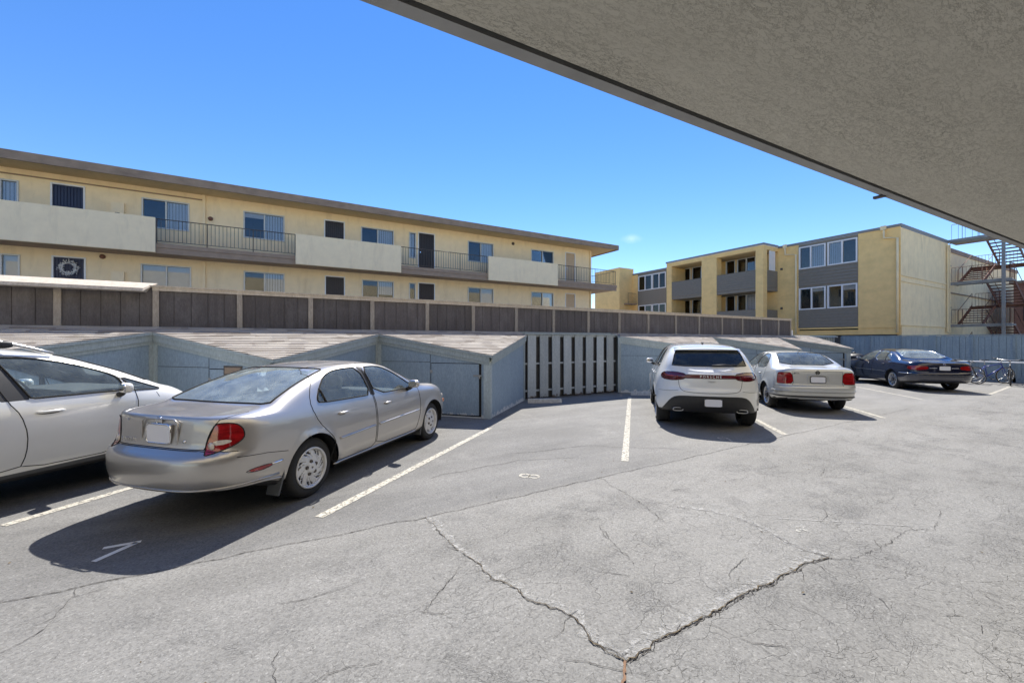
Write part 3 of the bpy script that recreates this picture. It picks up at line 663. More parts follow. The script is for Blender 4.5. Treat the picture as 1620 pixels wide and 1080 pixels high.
# leaf litter blown against the fence and shed feet
b=MB()
def leaf(x,y,s,z=.008):
    a=random.uniform(0,6.28); c,sn=math.cos(a)*s,math.sin(a)*s
    b.add([(x-c,y-sn,z),(x+sn*.45,y-c*.45,z+s*.25),(x+c,y+sn,z+.002),(x-sn*.45,y+c*.45,z+s*.1)],[(0,1,2),(0,2,3)])
for _ in range(420):
    t=random.random(); x=6.3+3.6*t; leaf(x,10.15-abs(random.gauss(0,.10)),random.uniform(.012,.03))
for _ in range(260):
    k=random.choice((4.08,-.04,12.5,17.15)); t=random.random(); leaf(k+2.1*t+.03+abs(random.gauss(0,.06)),KP+2.05*t-.06,random.uniform(.010,.025))
for _ in range(160): leaf(26.4-abs(random.gauss(0,.15)),random.uniform(0,7),random.uniform(.012,.03))
for _ in range(70):
    q=SP(random.uniform(-6,6),random.uniform(3,12)); leaf(q[0],q[1],random.uniform(.008,.018))
tag(b.build('leaf_litter','crack_fill',recalc=False),kind='stuff',label='dry brown leaf litter along the feet of the fences and sheds',cat='leaves')
# ------------------------------------------------------------------ window and door makers
# facing 'S': wall plane y=c looking to -y, run along x.  facing 'W': wall plane x=c looking to -x, run along y (decreasing to the right)
def wmap(face,c):
    if face=='S': return lambda s,d,z:(s,c-d,z)
    return lambda s,d,z:(c-d,-s,z)
class FB:     # box builder in wall coordinates: s along wall to the right, d outwards, z up
    def __init__(s,face,c,org): s.m=wmap(face,c); s.b=MB(); s.o=org
    def box(s,a0,a1,d0,d1,z0,z1):
        p=s.m(a0,d0,z0); q=s.m(a1,d1,z1); o=s.o
        s.b.box(p[0]-o[0],q[0]-o[0],p[1]-o[1],q[1]-o[1],z0,z1); return s
    def build(s,n,m,par): return s.b.build(n,m,par)
def window(par,org,face,c,s0,s1,z0,z1,frame='alu_frame',cur=('none','curtain'),mull=(.5,),fw=.05,label=None,proud=.03):
    F=FB(face,c,org)
    F.box(s0,s0+fw,-.12,proud,z0,z1).box(s1-fw,s1,-.12,proud,z0,z1).box(s0+fw,s1-fw,-.12,proud,z1-fw,z1).box(s0+fw,s1-fw,-.12,proud+.012,z0,z0+fw)
    ms=[s0+(s1-s0)*m for m in mull]
    for m in ms: F.box(m-fw*.5,m+fw*.5,-.1,proud-.006,z0+fw,z1-fw)
    w=F.build('window',frame,par)
    if label: w['label']=label
    P=FB(face,c,org); P.box(s0+fw,s1-fw,-.045,-.035,z0+fw,z1-fw); P.build('pane','pane',w)
    ed=[s0+fw]+ms+[s1-fw]
    for i,(a,bb) in enumerate(zip(ed,ed[1:])):
        k=cur[i%len(cur)]
        if k=='none': continue
        fr=1.0
        if isinstance(k,tuple): k,fr=k
        C=FB(face,c,org)
        if k=='curtain':
            n=max(2,int((bb-a)/.10)); 
            for q in range(n):
                x0=a+(bb-a)*q/n; x1=a+(bb-a)*(q+.86)/n; C.box(x0,x1,-.105,-.10-.006*(q%2),z0+fw+(z1-z0)*(1-fr),z1-fw)
        else: C.box(a,bb,-.11,-.10,z0+fw+(z1-z0)*(1-fr),z1-fw)
        C.build('blind' if k=='curtain' else 'shade',k,w)
    return w
def door(par,org,face,c,s0,s1,z0,z1,mat,frame='white_frame',bars=False,panes=False,label=None):
    F=FB(face,c,org); fw=.05
    F.box(s0-fw,s0,-.1,.03,z0,z1+fw).box(s1,s1+fw,-.1,.03,z0,z1+fw).box(s0,s1,-.1,.03,z1,z1+fw)
    f=F.build('door_frame',frame,par)
    D=FB(face,c,org); D.box(s0,s1,-.08,-.03,z0,z1)
    d=D.build('door',mat,f)
    if label: f['label']=label
    if bars:
        G=FB(face,c,org); n=9
        for i in range(n+1):
            x=s0+.02+(s1-s0-.04)*i/n; G.box(x-.008,x+.008,-.012,.004,z0,z1-.01)
        for z in (z0+.1,z0+.95,z1-.03): G.box(s0+.005,s1-.005,-.014,-.004,z-.02,z+.02)
        G.build('security_gate',mat,f)
    H=FB(face,c,org); H.box(s0+.06,s0+.1,-.03,.03,z0+.98,z0+1.05); H.build('handle','chrome',f)
    return f
def room(par,org,face,c,s0,s1,z0,z1,depth=1.2):
    pass
# ------------------------------------------------------------------ long cream apartment building
ox=(4,21.5); o=empty('apartment_building',ox,'long two-storey cream stucco apartment building with walkway and flat brown roof edge','building')
XL,XR=-16,18.55; YW=21.5
upper=[(-8.85,-7.95,'w',('none','curtain')),(-4.62,-3.11,'w',('none','curtain')),(-1.23,.35,'w',(('curtain2',.25),'curtain')),(3.68,5.30,'w',('none','curtain')),(9.46,11.1,'w',('none','curtain')),(13.72,15.42,'w',('none','curtain2'))]
lower=[(-8.85,-7.92,'w',('curtain2','curtain2')),(-4.65,-3.05,'w',('curtain2',('curtain2',.8))),(-1.22,.35,'w',('none',('curtain',.9))),(3.72,5.3,'w',('none',('curtain',.6))),(9.46,11.1,'w',('room','curtain2')),(13.72,15.42,'w',('none','curtain2'))]
def slabwall(name,mat,par,org,face,c,s0,s1,z0,z1,holes,depth=.15):
    # wall of thickness depth with real openings; holes = (a,b,za,zb)
    F=FB(face,c,org)
    xs=sorted(set([s0,s1]+[h[0] for h in holes]+[h[1] for h in holes]))
    xs=[x for x in xs if s0<=x<=s1]
    for a,bb in zip(xs,xs[1:]):
        if bb-a<1e-4: continue
        m=(a+bb)/2; hs=sorted([(h[2],h[3]) for h in holes if h[0]<m<h[1]]); z=z0
        for za,zb in hs:
            if za>z: F.box(a,bb,-depth,0,z,za)
            z=max(z,zb)
        if z<z1: F.box(a,bb,-depth,0,z,z1)
    # merge coplanar strips
    ob=F.build(name,mat,par)
    bm=bmesh.new(); bm.from_mesh(ob.data); bmesh.ops.remove_doubles(bm,verts=bm.verts,dist=1e-4)
    seen={}
    for f in bm.faces:
        key=tuple(sorted(v.index for v in f.verts)); seen.setdefault(key,[]).append(f)
    dup=[f for fs in seen.values() if len(fs)>1 for f in fs]
    bmesh.ops.delete(bm,geom=dup,context='FACES'); bm.to_mesh(ob.data); bm.free()
    return ob
UZ=(6.25,7.43); LZ=(3.55,4.80); FU,FL=5.45,2.75
holes=[(a,b_,*UZ) for a,b_,*_ in upper]+[(a,b_,*LZ) for a,b_,*_ in lower]
doorsU=[(-7.11,-6.29,'navy_door',True),(2.05,2.88,'black_door',True),(6.62,7.47,'black_door',True),(16.41,17.14,'tan_door',False)]
doorsL=[(-7.08,-6.27,'navy_door',True),(2.08,2.89,'black_door',True),(6.62,7.47,'black_door',True),(16.41,17.14,'tan_door',False)]
holes+=[(a-.05,b_+.05,FU,7.54) for a,b_,*_ in doorsU]+[(a-.05,b_+.05,FL,4.86) for a,b_,*_ in doorsL]
holes+=[(6.09,6.47,6.1,7.47),(6.09,6.45,3.4,4.8)]
slabwall('wall','stucco_cream',o,ox,'S',YW,XL,XR,0,7.86,holes)
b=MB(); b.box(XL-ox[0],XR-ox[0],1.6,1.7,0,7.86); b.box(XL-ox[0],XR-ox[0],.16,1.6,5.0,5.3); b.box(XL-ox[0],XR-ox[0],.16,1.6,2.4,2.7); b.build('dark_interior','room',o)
b=MB(); b.box(XR-ox[0]-.15,XR-ox[0],.15,12,0,7.86); b.box(XL-ox[0],XR-.2-ox[0],11.8,12,0,7.86); b.build('end_wall','stucco_cream',o)
for i,(a,b_,_,c) in enumerate(upper): window(o,ox,'S',YW,a,b_,*UZ,cur=c)
for i,(a,b_,_,c) in enumerate(lower): window(o,ox,'S',YW,a,b_,*LZ,cur=c)
window(o,ox,'S',YW,6.09,6.47,6.1,7.47,cur=('curtain',),mull=()); window(o,ox,'S',YW,6.09,6.45,3.4,4.8,cur=('none',),mull=())
for a,b_,m,s in doorsU: door(o,ox,'S',YW,a,b_,FU,7.49,m,bars=s)
for a,b_,m,s in doorsL: door(o,ox,'S',YW,a,b_,FL,4.81,m,bars=s)
# roof
b=MB(); b.box(XL-ox[0],19.85-ox[0],-1.17,12.6,7.86,8.06); b.build('roof','soffit_tan',o)
b=MB(); b.box(XL-ox[0],19.9-ox[0],-1.24,-1.18,7.80,8.10); b.box(19.86-ox[0],19.92-ox[0],-1.17,12.6,7.80,8.10); b.box(XL-ox[0],19.88-ox[0],-1.2,12.6,8.065,8.12); b.build('roof_edge','roof_trim',o)
b=MB(); b.box(XL-ox[0],-2.6-ox[0],-.06,-.02,7.62,7.66); b.build('conduit','slab_edge',o)
# walkway
b=MB(); b.box(XL-ox[0],19.7-ox[0],-1.18,-.005,5.1,5.38); b.box(18.6-ox[0],19.7-ox[0],0,7,5.1,5.38); b.box(XL-ox[0],19.75-ox[0],-1.22,-1.181,5.28,5.44); b.box(XL-ox[0],19.72-ox[0],-1.2,-1.181,5.06,5.27)
b.build('walkway','slab_edge',o)
for a,c in ((-16,-3.95),(.75,5.33),(10.12,14.8)):
    b=MB(); b.box(a-ox[0],c-ox[0],-1.34,-1.225,5.07,6.38); b.build('parapet_panel','stucco_panel',o)
def railing(par,pts,z0,z1,mat='iron',sp=.13,r=.009,name='railing'):
    b=MB()
    for A,C in zip(pts,pts[1:]):
        L=math.hypot(C[0]-A[0],C[1]-A[1]); n=max(1,int(L/sp))
        b.tube([(A[0],A[1],z1),(C[0],C[1],z1)],.018,6); b.tube([(A[0],A[1],z0+.1),(C[0],C[1],z0+.1)],.012,6)
        for i in range(n+1):
            x,y=A[0]+(C[0]-A[0])*i/n,A[1]+(C[1]-A[1])*i/n; rr=.02 if i%12==0 else r
            b.tube([(x,y,z0 if i%12==0 else z0+.1),(x,y,z1)],rr,5,cap=False)
    return b.build(name,mat,par)
railing(o,[(-3.94-ox[0],-1.15),(.74-ox[0],-1.15)],5.44,6.38)
railing(o,[(5.34-ox[0],-1.15),(10.1-ox[0],-1.15)],5.44,6.38)
railing(o,[(14.82-ox[0],-1.15),(19.66-ox[0],-1.15),(19.66-ox[0],3.0)],5.44,6.38)
for x,z0,z1 in ((-2.62,5.44,7.85),(-2.62,0,5.05),(18.45,0,7.8)):
    b=MB(); b.box(x-ox[0]-.05,x-ox[0]+.05,-.09,-.003,z0,z1); b.build('downpipe','stucco_cream',o)
for z in (6.42,3.75):
    b=MB(); b.box(-5.5-ox[0],-5.12-ox[0],-.13,-.003,z,z+.66); m=b.build('meter_box','stucco_panel',o)
    b=MB(); b.box(-5.38-ox[0],-5.24-ox[0],-.136,-.131,z+.12,z+.26); b.build('meter_dial','black_door',m)
for x,z,mt in ((-5.76,4.95,'rust'),(12.43,7.60,'iron'),(-2.4,6.9,'rust')):
    b=MB(); b.lathe([(0,-.08),(.07,-.075),(.09,-.03),(.09,-.003)],16,'y',(x-ox[0],0,z)); b.build('wall_lamp',mt,o)
# wreath hangs on the lower navy door
w=empty('wreath',(-6.68,21.5,4.43),'round white leafy wreath hanging on the lower navy security door','wreath')
b=MB()
for k in range(240):
    a=random.uniform(0,6.283); rr=.22+random.gauss(0,.045); x,z=rr*math.cos(a),rr*math.sin(a); s=random.uniform(.025,.045); t=random.uniform(0,6.28)
    b.add([(x-s*math.cos(t),-.05,z-s*math.sin(t)),(x+.3*s*math.sin(t),-.075,z-.3*s*math.cos(t)),(x+s*math.cos(t),-.06,z+s*math.sin(t)),(x-.3*s*math.sin(t),-.04,z+.3*s*math.cos(t))],[(0,1,2),(0,2,3)])
b.build('leaves','leaf_white',w,recalc=False)
b=MB(); b.tube([(.18*math.cos(6.283*k/20),-.04,.18*math.sin(6.283*k/20)) for k in range(20)],.016,6,closed=True); b.tube([(0,-.03,.2),(0,-.03,.35)],.006,5); b.build('hoop','leaf_white',w)

# ------------------------------------------------------------------ golden three-storey building
XF=30.8; oy=(30.8,9.24); o=empty('apartment_building',oy,'golden three-storey apartment building with grey siding panels and inset balconies','building')
def W(y): return -y      # wall coordinate on west-facing walls
def wallW(name,mat,c,y0,y1,z0,z1,holes=(),depth=.15,par=None):
    return slabwall(name,mat,par or o,oy,'W',c,-y1,-y0,z0,z1,[(-h[1],-h[0],h[2],h[3]) for h in holes],depth)
def winW(par,c,y0,y1,z0,z1,**k): return window(par,oy,'W',c,-y1,-y0,z0,z1,**k)
def bx(b,x0,x1,y0,y1,z0,z1): b.box(x0-oy[0],x1-oy[0],y0-oy[1],y1-oy[1],z0,z1)
TOP=8.25
wallW('wall','stucco_gold',XF-.004,9.236,11.2,2.12,TOP,depth=.03)
wallW('wall','stucco_gold',XF,14.5,15.85,2.12,TOP)
wins=[(12.9,14.46),(11.23,12.80)]
H=[(a,c,6.56,8.06) for a,c in wins]+[(a,c,3.82,5.28) for a,c in wins]
wallW('siding_backing','gray_siding',XF+.02,11.2,14.5,2.62,TOP,H,.12)
b=MB(); z=2.64
while z<TOP-.02:
    if not any(z>zz0-.1 and z<zz1 for zz0,zz1 in ((3.82,5.28),(6.56,8.06))):
        zt=min(z+.2,TOP-.01)
        for lim0,lim1 in ((3.82,5.28),(6.56,8.06)):
            if z<lim0<zt: zt=lim0-.004
        b.hexa([(XF-.045-oy[0],11.21-oy[1],z),(XF+.019-oy[0],11.21-oy[1],z),(XF+.019-oy[0],14.49-oy[1],z),(XF-.045-oy[0],14.49-oy[1],z)],
               [(XF+.0-oy[0],11.21-oy[1],zt),(XF+.019-oy[0],11.21-oy[1],zt),(XF+.019-oy[0],14.49-oy[1],zt),(XF+.0-oy[0],14.49-oy[1],zt)])
    z+=.2
b.build('lap_siding','gray_siding',o)
c4=[(('none','curtain'),(.45,)),(('curtain','none'),(.5,)),(('none',('curtain2',.25)),(.48,)),(('none',('curtain2',.3)),(.5,))]
k=0
for zz in ((6.56,8.06),(3.82,5.28)):
    for a,c in wins:
        winW(o,XF,a,c,*zz,frame='white_frame',cur=c4[k][0],mull=c4[k][1],fw=.075,proud=.05); k+=1
b=MB(); bx(b,XF-.05,XF+.1,9.24,15.8,2.50,2.60); bx(b,XF+.05,XF+.2,9.3,15.8,2.12,2.42); b.build('sill_band','stucco_gold',o)
b=MB(); bx(b,XF+.3,XF+.4,9.5,31,.0,2.11); b.build('garage_recess_shade','dark_gap',o)  # dark sheet standing in for the shade under the building
# shared dark interior
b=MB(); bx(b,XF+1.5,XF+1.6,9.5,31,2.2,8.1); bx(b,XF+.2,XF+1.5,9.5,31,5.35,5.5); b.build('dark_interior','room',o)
# roof
b=MB(); bx(b,XF+.05,38.75,9.30,31,8.1,8.24); bx(b,28.99,XF,15.87,23.8,8.26,8.33); b.build('roof','gray_trim',o)
b=MB(); bx(b,XF-.05,XF,9.19,15.80,8.25,8.40); bx(b,XF,38.8,9.19,9.236,8.2,8.40); bx(b,XF-.05,XF,23.87,31,8.25,8.40); bx(b,28.90,28.945,15.75,23.9,8.33,8.46); bx(b,28.95,XF-.05,15.75,15.805,8.33,8.46); b.build('roof_flashing','gray_trim',o)
# bay with inset balconies
XB=28.95
for a,c in ((23.34,23.85),(19.26,20.52),(15.81,16.34)):
    b=MB(); bx(b,XB,XB+.45 if a<16 else XB+.6,a,c,1.9,8.03); b.build('pillar','stucco_gold',o)
b=MB(); bx(b,XB,XB+.5,15.81,23.85,8.035,8.325); bx(b,XB+.5,XF,15.81,16.2,8.035,8.325); b.build('beam','stucco_gold',o)
for z0 in (5.22,2.48):
    b=MB(); bx(b,XB+.03,XF-.005,15.84,23.8,z0,z0+.22); b.build('balcony_floor','gray_siding',o)
    for a,c in ((16.35,19.25),(20.53,23.33)):
        b=MB(); zz=z0+.235
        while zz<z0+1.42: b.hexa([(XB+.00-oy[0],a-oy[1],zz),(XB+.09-oy[0],a-oy[1],zz),(XB+.09-oy[0],c-oy[1],zz),(XB+.00-oy[0],c-oy[1],zz)],[(XB+.03-oy[0],a-oy[1],zz+.167),(XB+.09-oy[0],a-oy[1],zz+.167),(XB+.09-oy[0],c-oy[1],zz+.167),(XB+.03-oy[0],c-oy[1],zz+.167)]); zz+=.17
        bx(b,XB+.0,XB+.1,a,c,zz,zz+.04); b.build('balcony_guard','gray_siding',o)
    b=MB(); zz=z0+.235
    while zz<z0+1.42: bx(b,XB+.46,XF-.01,15.84,15.90,zz,zz+.163); zz+=.17
    b.build('balcony_guard','gray_siding',o)
b=MB(); bx(b,XB+.05,XF-.005,16.21,23.8,8.0,8.034); b.build('balcony_ceiling','soffit_tan',o)
H=[(17.35,18.80,z,z+2.02) for z in (5.45+.55,2.71+.55)]+[(18.92,19.7,z,z+2.02) for z in (6.0,3.26)]+[(21.8,22.75,z,z+2.02) for z in (6.0,3.26)]+[(22.88,23.65,z,z+2.02) for z in (6.0,3.26)]
wallW('balcony_wall','stucco_gold',XF,15.86,23.84,1.9,8.0,H)
for z in (6.0,3.26):
    winW(o,XF,17.35,18.80,z,z+2.02,frame='white_frame',cur=('none','none') if z>5 else ('none','curtain'),fw=.07)
    winW(o,XF,18.92,19.7,z,z+2.02,frame='white_frame',cur=('none',),mull=(),fw=.07)
    winW(o,XF,21.8,22.75,z,z+2.02,frame='white_frame',cur=('none',),mull=(),fw=.07)
    winW(o,XF,22.88,23.65,z,z+2.02,frame='white_frame',cur=('curtain',),mull=(),fw=.07)
b=MB(); bx(b,XB+.05,XF-.005,23.4,23.8,1.95,7.99); b.build('balcony_cheek','stucco_gold',o)
# side window on the return
b=MB(); bx(b,29.75,30.5,15.845,15.875,6.66,8.03); b.build('side_screen','white_frame',o)
# wing beyond the bay
Hs=[(27.05,28.72,6.6,8.06),(25.45,27.0,6.6,8.06),(27.05,28.72,3.8,5.2),(25.45,27.0,3.8,5.2)]
wallW('siding_wall','gray_siding',XF,23.87,28.8,2.2,TOP,Hs)
wallW('wall','stucco_gold',XF,28.805,31,2.2,TOP)
for i,h in enumerate(Hs): winW(o,XF,*h,frame='white_frame',cur=(('none','curtain'),('curtain','none'))[i%2],fw=.08)
b=MB(); bx(b,29.0,30.9,29.45,33,0,8.9); b.build('stair_tower','stucco_gold',o)
b=MB(); bx(b,28.6,29.6,34.5,36,4.8,5.5); b.build('far_balcony','gray_siding',o)
b=MB(); bx(b,XF-1.2,XF-.005,28.9,29.44,5.3,5.42); f=b.build('small_balcony','slab_edge',o)
railing(o,[(XF-1.15-oy[0],28.95-oy[1]),(XF-.05-oy[0],28.95-oy[1])],5.42,6.4)
# camera-facing side wall
b=MB(); bx(b,XF+.03,38.8,9.24,9.4,2.6,8.195); bx(b,XF+.25,38.8,9.26,9.4,0,2.6); b.build('wall','stucco_pale',o)
b=MB(); bx(b,XF+.1,38.7,9.19,9.238,5.44,5.50); bx(b,XF+.1,38.7,9.19,9.238,5.12,5.16); bx(b,XF+.1,38.7,9.19,9.238,2.62,2.68); b.build('wall_band','stucco_pale',o)
b=MB(); bx(b,38.35,38.5,9.12,9.189,2.3,8.0); bx(b,38.65,38.8,9.12,9.239,2.3,8.1); b.build('wall_trim','stucco_pale',o)
b=MB(); b.tube([(XF-.09-oy[0],9.35-oy[1],2.2),(XF-.09-oy[0],9.35-oy[1],7.60),(XF-.09-oy[0],9.95-oy[1],7.72),(XF-.09-oy[0],9.95-oy[1],8.3)],.06,8); b.box(XF-.16-oy[0],XF-.02-oy[0],9.85-oy[1],10.1-oy[1],8.18,8.42); b.build('downpipe','stucco_pale',o)
b=MB(); b.tube([(XF-.09-oy[0],14.62-oy[1],2.2),(XF-.09-oy[0],14.62-oy[1],7.60),(XF-.09-oy[0],15.3-oy[1],7.72),(XF-.09-oy[0],15.3-oy[1],8.3)],.06,8); b.box(XF-.16-oy[0],XF-.02-oy[0],15.2-oy[1],15.42-oy[1],8.18,8.42); b.build('downpipe','stucco_pale',o)
for z in (6.7,3.95):
    b=MB(); bx(b,XF-.08,XF-.003,15.5,15.62,z,z+.14); b.build('wall_lamp','iron',o)
b=MB(); bx(b,38.81,46,12.0,12.2,0,8.2); bx(b,38.81,39.0,9.3,12.0,0,8.2); b.build('recess_wall','stucco_gold',o)
b=MB(); bx(b,40.2,60,9.75,20,0,8.15); b.build('rear_wing','stucco_pale',o)
b=MB(); bx(b,40.15,60,9.70,9.748,8.0,8.3); bx(b,40.15,60,9.66,9.74,5.1,5.16); b.build('rear_flashing','roof_trim',o)
b=MB(); bx(b,40.14,40.19,9.76,12.0,0,8.0); b.build('recess_wall','stucco_gold',o)
for z in (4.0,6.9):
    b=MB(); bx(b,40.6,40.75,9.55,9.745,z,z+.1); bx(b,40.6,40.65,9.55,9.745,z+.1,z+.4); b.build('wall_lamp','iron',o)
b=MB()
b.tube([(36.5-oy[0],9.6-oy[1],8.24),(36.5-oy[0],9.6-oy[1],8.62),(37.2-oy[0],9.6-oy[1],8.66)],.02,6); b.tube([(34-oy[0],9.8-oy[1],8.24),(34-oy[0],9.8-oy[1],8.5)],.03,6); b.build('roof_vent','iron',o)

# ------------------------------------------------------------------ external steel stairs
so=(38.9,9.1); o=empty('steel_staircase',so,'rusty external steel staircase with landings at the end of the golden building','staircase')
def sb(b,x0,x1,y0,y1,z0,z1): b.box(x0-so[0],x1-so[0],y0-so[1],y1-so[1],z0,z1)
for z in (2.80,5.57,8.32):
    b=MB(); sb(b,38.85,40.15,6.55,9.18,z-.09,z); sb(b,38.81,38.85,6.5,9.18,z-.16,z+.03); b.build('landing','steel_gray',o)
    if z<8: 
        railing(o,[(38.9-so[0],6.6-so[1]),(38.9-so[0],9.1-so[1])],z,z+1.0,'rust',.16)
        railing(o,[(38.9-so[0],6.6-so[1]),(40.1-so[0],6.6-so[1])],z,z+1.0,'rust',.16)
    else: railing(o,[(38.9-so[0],6.6-so[1]),(38.9-so[0],9.1-so[1])],z,z+1.1,'iron',.3)
for z in (4.2,6.95):
    b=MB(); sb(b,43.2,44.6,6.4,9.2,z-.12,z); b.build('landing','rust',o)
    railing(o,[(44.55-so[0],6.4-so[1]),(44.55-so[0],9.2-so[1])],z,z+1.0,'rust',.16)
def flight(x0,z0,x1,z1,y0,y1,mat='rust'):
    b=MB(); n=8
    for i in range(n):
        x=x0+(x1-x0)*(i+.5)/n; z=z0+(z1-z0)*(i+1)/n; sb(b,x-.15,x+.15,y0+.05,y1-.05,z-.05,z)
    fl=b.build('flight',mat,o)
    b=MB()
    for y in (y0,y1-.04):
        b.hexa([(x0-so[0],y-so[1],z0-.12),(x1-so[0],y-so[1],z1-.12),(x1-so[0],y+.04-so[1],z1-.12),(x0-so[0],y+.04-so[1],z0-.12)] if x1>x0 else [(x1-so[0],y-so[1],z1-.12),(x0-so[0],y-so[1],z0-.12),(x0-so[0],y+.04-so[1],z0-.12),(x1-so[0],y+.04-so[1],z1-.12)],
               [(x0-so[0],y-so[1],z0+.12),(x1-so[0],y-so[1],z1+.12),(x1-so[0],y+.04-so[1],z1+.12),(x0-so[0],y+.04-so[1],z0+.12)] if x1>x0 else [(x1-so[0],y-so[1],z1+.12),(x0-so[0],y-so[1],z0+.12),(x0-so[0],y+.04-so[1],z0+.12),(x1-so[0],y+.04-so[1],z1+.12)])
    b.build('stringer',mat,fl)
    b=MB()
    for y in (y0+.02,y1-.02):
        b.tube([(x0-so[0],y-so[1],z0+.1),(x0-so[0],y-so[1],z0+.95),(x1-so[0],y-so[1],z1+.95),(x1-so[0],y-so[1],z1+.1)],.018,6)
    b.build('handrail',mat,fl)
for z in (0.05,2.80,5.57):
    flight(40.1,z,43.2,z+1.38,7.95,9.1); flight(43.2,z+1.38,40.1,z+2.75,6.6,7.8)
b=MB()
sb(b,38.7,38.8,6.75,6.9,0,8.5); b.build('post','steel_gray',o)
b=MB(); sb(b,44.5,44.62,6.4,6.52,0,8.4); b.build('post','rust',o)
b=MB(); sb(b,38.7,38.8,6.3,9.2,8.25,8.42); b.build('top_beam','steel_gray',o)
for y in (7.2,7.9,8.6):
    b=MB(); b.tube([(38.85-so[0],y-so[1],8.3),(38.85-so[0],y-so[1],10.0)],.014,5); b.build('guard_rod','iron',o)
b=MB(); b.tube([(38.85-so[0],6.6-so[1],9.9),(38.85-so[0],9.1-so[1],9.9)],.014,5); b.build('guard_rod','iron',o)
qo=(50,2); o=empty('apartment_building',qo,'reddish brown low building seen behind the steel stairs at the right edge','building')
b=MB(); b.box(0,9,-1,6.3,0,6.2); b.build('wall','brownwall',o)
b=MB(); b.box(-.2,9.2,-1.2,6.5,6.2,6.4); b.build('roof','roof_trim',o)
for y in (4.5,5.3): 
    b=MB(); b.box(-.04,-.003,y,y+.5,3.3,5.2); b.build('window','room',o)
# ------------------------------------------------------------------ cars
def pch(tab):
    xs=[p[0] for p in tab]; ys=[p[1] for p in tab]; n=len(xs)
    h=[xs[i+1]-xs[i] for i in range(n-1)]; d=[(ys[i+1]-ys[i])/h[i] for i in range(n-1)]
    m=[0]*n; m[0]=d[0]; m[-1]=d[-1]
    for i in range(1,n-1):
        if d[i-1]*d[i]<=0: m[i]=0
        else:
            w1=2*h[i]+h[i-1]; w2=h[i]+2*h[i-1]; m[i]=(w1+w2)/(w1/d[i-1]+w2/d[i])
    def f(x):
        if x<=xs[0]: return ys[0]
        if x>=xs[-1]: return ys[-1]
        i=0
        while x>xs[i+1]: i+=1
        t=(x-xs[i])/h[i]; t2=t*t; t3=t2*t
        return (2*t3-3*t2+1)*ys[i]+(t3-2*t2+t)*h[i]*m[i]+(-2*t3+3*t2)*ys[i+1]+(t3-t2)*h[i]*m[i+1]
    return f
def cr_spline(P,ns):
    out=[]
    for i in range(len(P)-1):
        p0=P[max(i-1,0)];p1=P[i];p2=P[i+1];p3=P[min(i+2,len(P)-1)]
        if i==0: p0=(2*p1[0]-p2[0],2*p1[1]-p2[1])
        if i==len(P)-2: p3=(2*p2[0]-p1[0],2*p2[1]-p1[1])
        def kn(a,b_): return max(1e-4,math.hypot(b_[0]-a[0],b_[1]-a[1]))**.5
        t0=0;t1=t0+kn(p0,p1);t2=t1+kn(p1,p2);t3=t2+kn(p2,p3)
        for k in range(ns[i]):
            t=t1+(t2-t1)*k/ns[i]; r=[]
            for c in (0,1):
                A1=(t1-t)/(t1-t0)*p0[c]+(t-t0)/(t1-t0)*p1[c]; A2=(t2-t)/(t2-t1)*p1[c]+(t-t1)/(t2-t1)*p2[c]; A3=(t3-t)/(t3-t2)*p2[c]+(t-t2)/(t3-t2)*p3[c]
                B1=(t2-t)/(t2-t0)*A1+(t-t0)/(t2-t0)*A2; B2=(t3-t)/(t3-t1)*A2+(t-t1)/(t3-t1)*A3
                r.append((t2-t)/(t2-t1)*B1+(t-t1)/(t2-t1)*B2)
            out.append(tuple(r))
    out.append(P[-1]); return out
def chaikin(P,k,closed=True):
    for _ in range(k):
        Q=[]; n=len(P)
        rng=range(n) if closed else range(n-1)
        if not closed: Q.append(P[0])
        for i in rng:
            a=P[i];c=P[(i+1)%n]
            Q.append(tuple(.78*u+.22*v for u,v in zip(a,c))); Q.append(tuple(.22*u+.78*v for u,v in zip(a,c)))
        if not closed: Q.append(P[-1])
        P=Q
    return P
def inpoly(P,x,y):
    c=False;n=len(P)
    for i in range(n):
        x1,y1=P[i];x2,y2=P[i-1]
        if (y1>y)!=(y2>y) and x<(x2-x1)*(y-y1)/(y2-y1)+x1: c=not c
    return c
def nearest(P,x,y):
    best=None
    for i in range(len(P)):
        ax,ay=P[i-1];bx_,by_=P[i];dx,dy=bx_-ax,by_-ay; L=dx*dx+dy*dy
        t=0 if L==0 else max(0,min(1,((x-ax)*dx+(y-ay)*dy)/L)); px,py=ax+dx*t,ay+dy*t; d=(px-x)**2+(py-y)**2
        if best is None or d<best[0]: best=(d,px,py)
    return best[1],best[2]
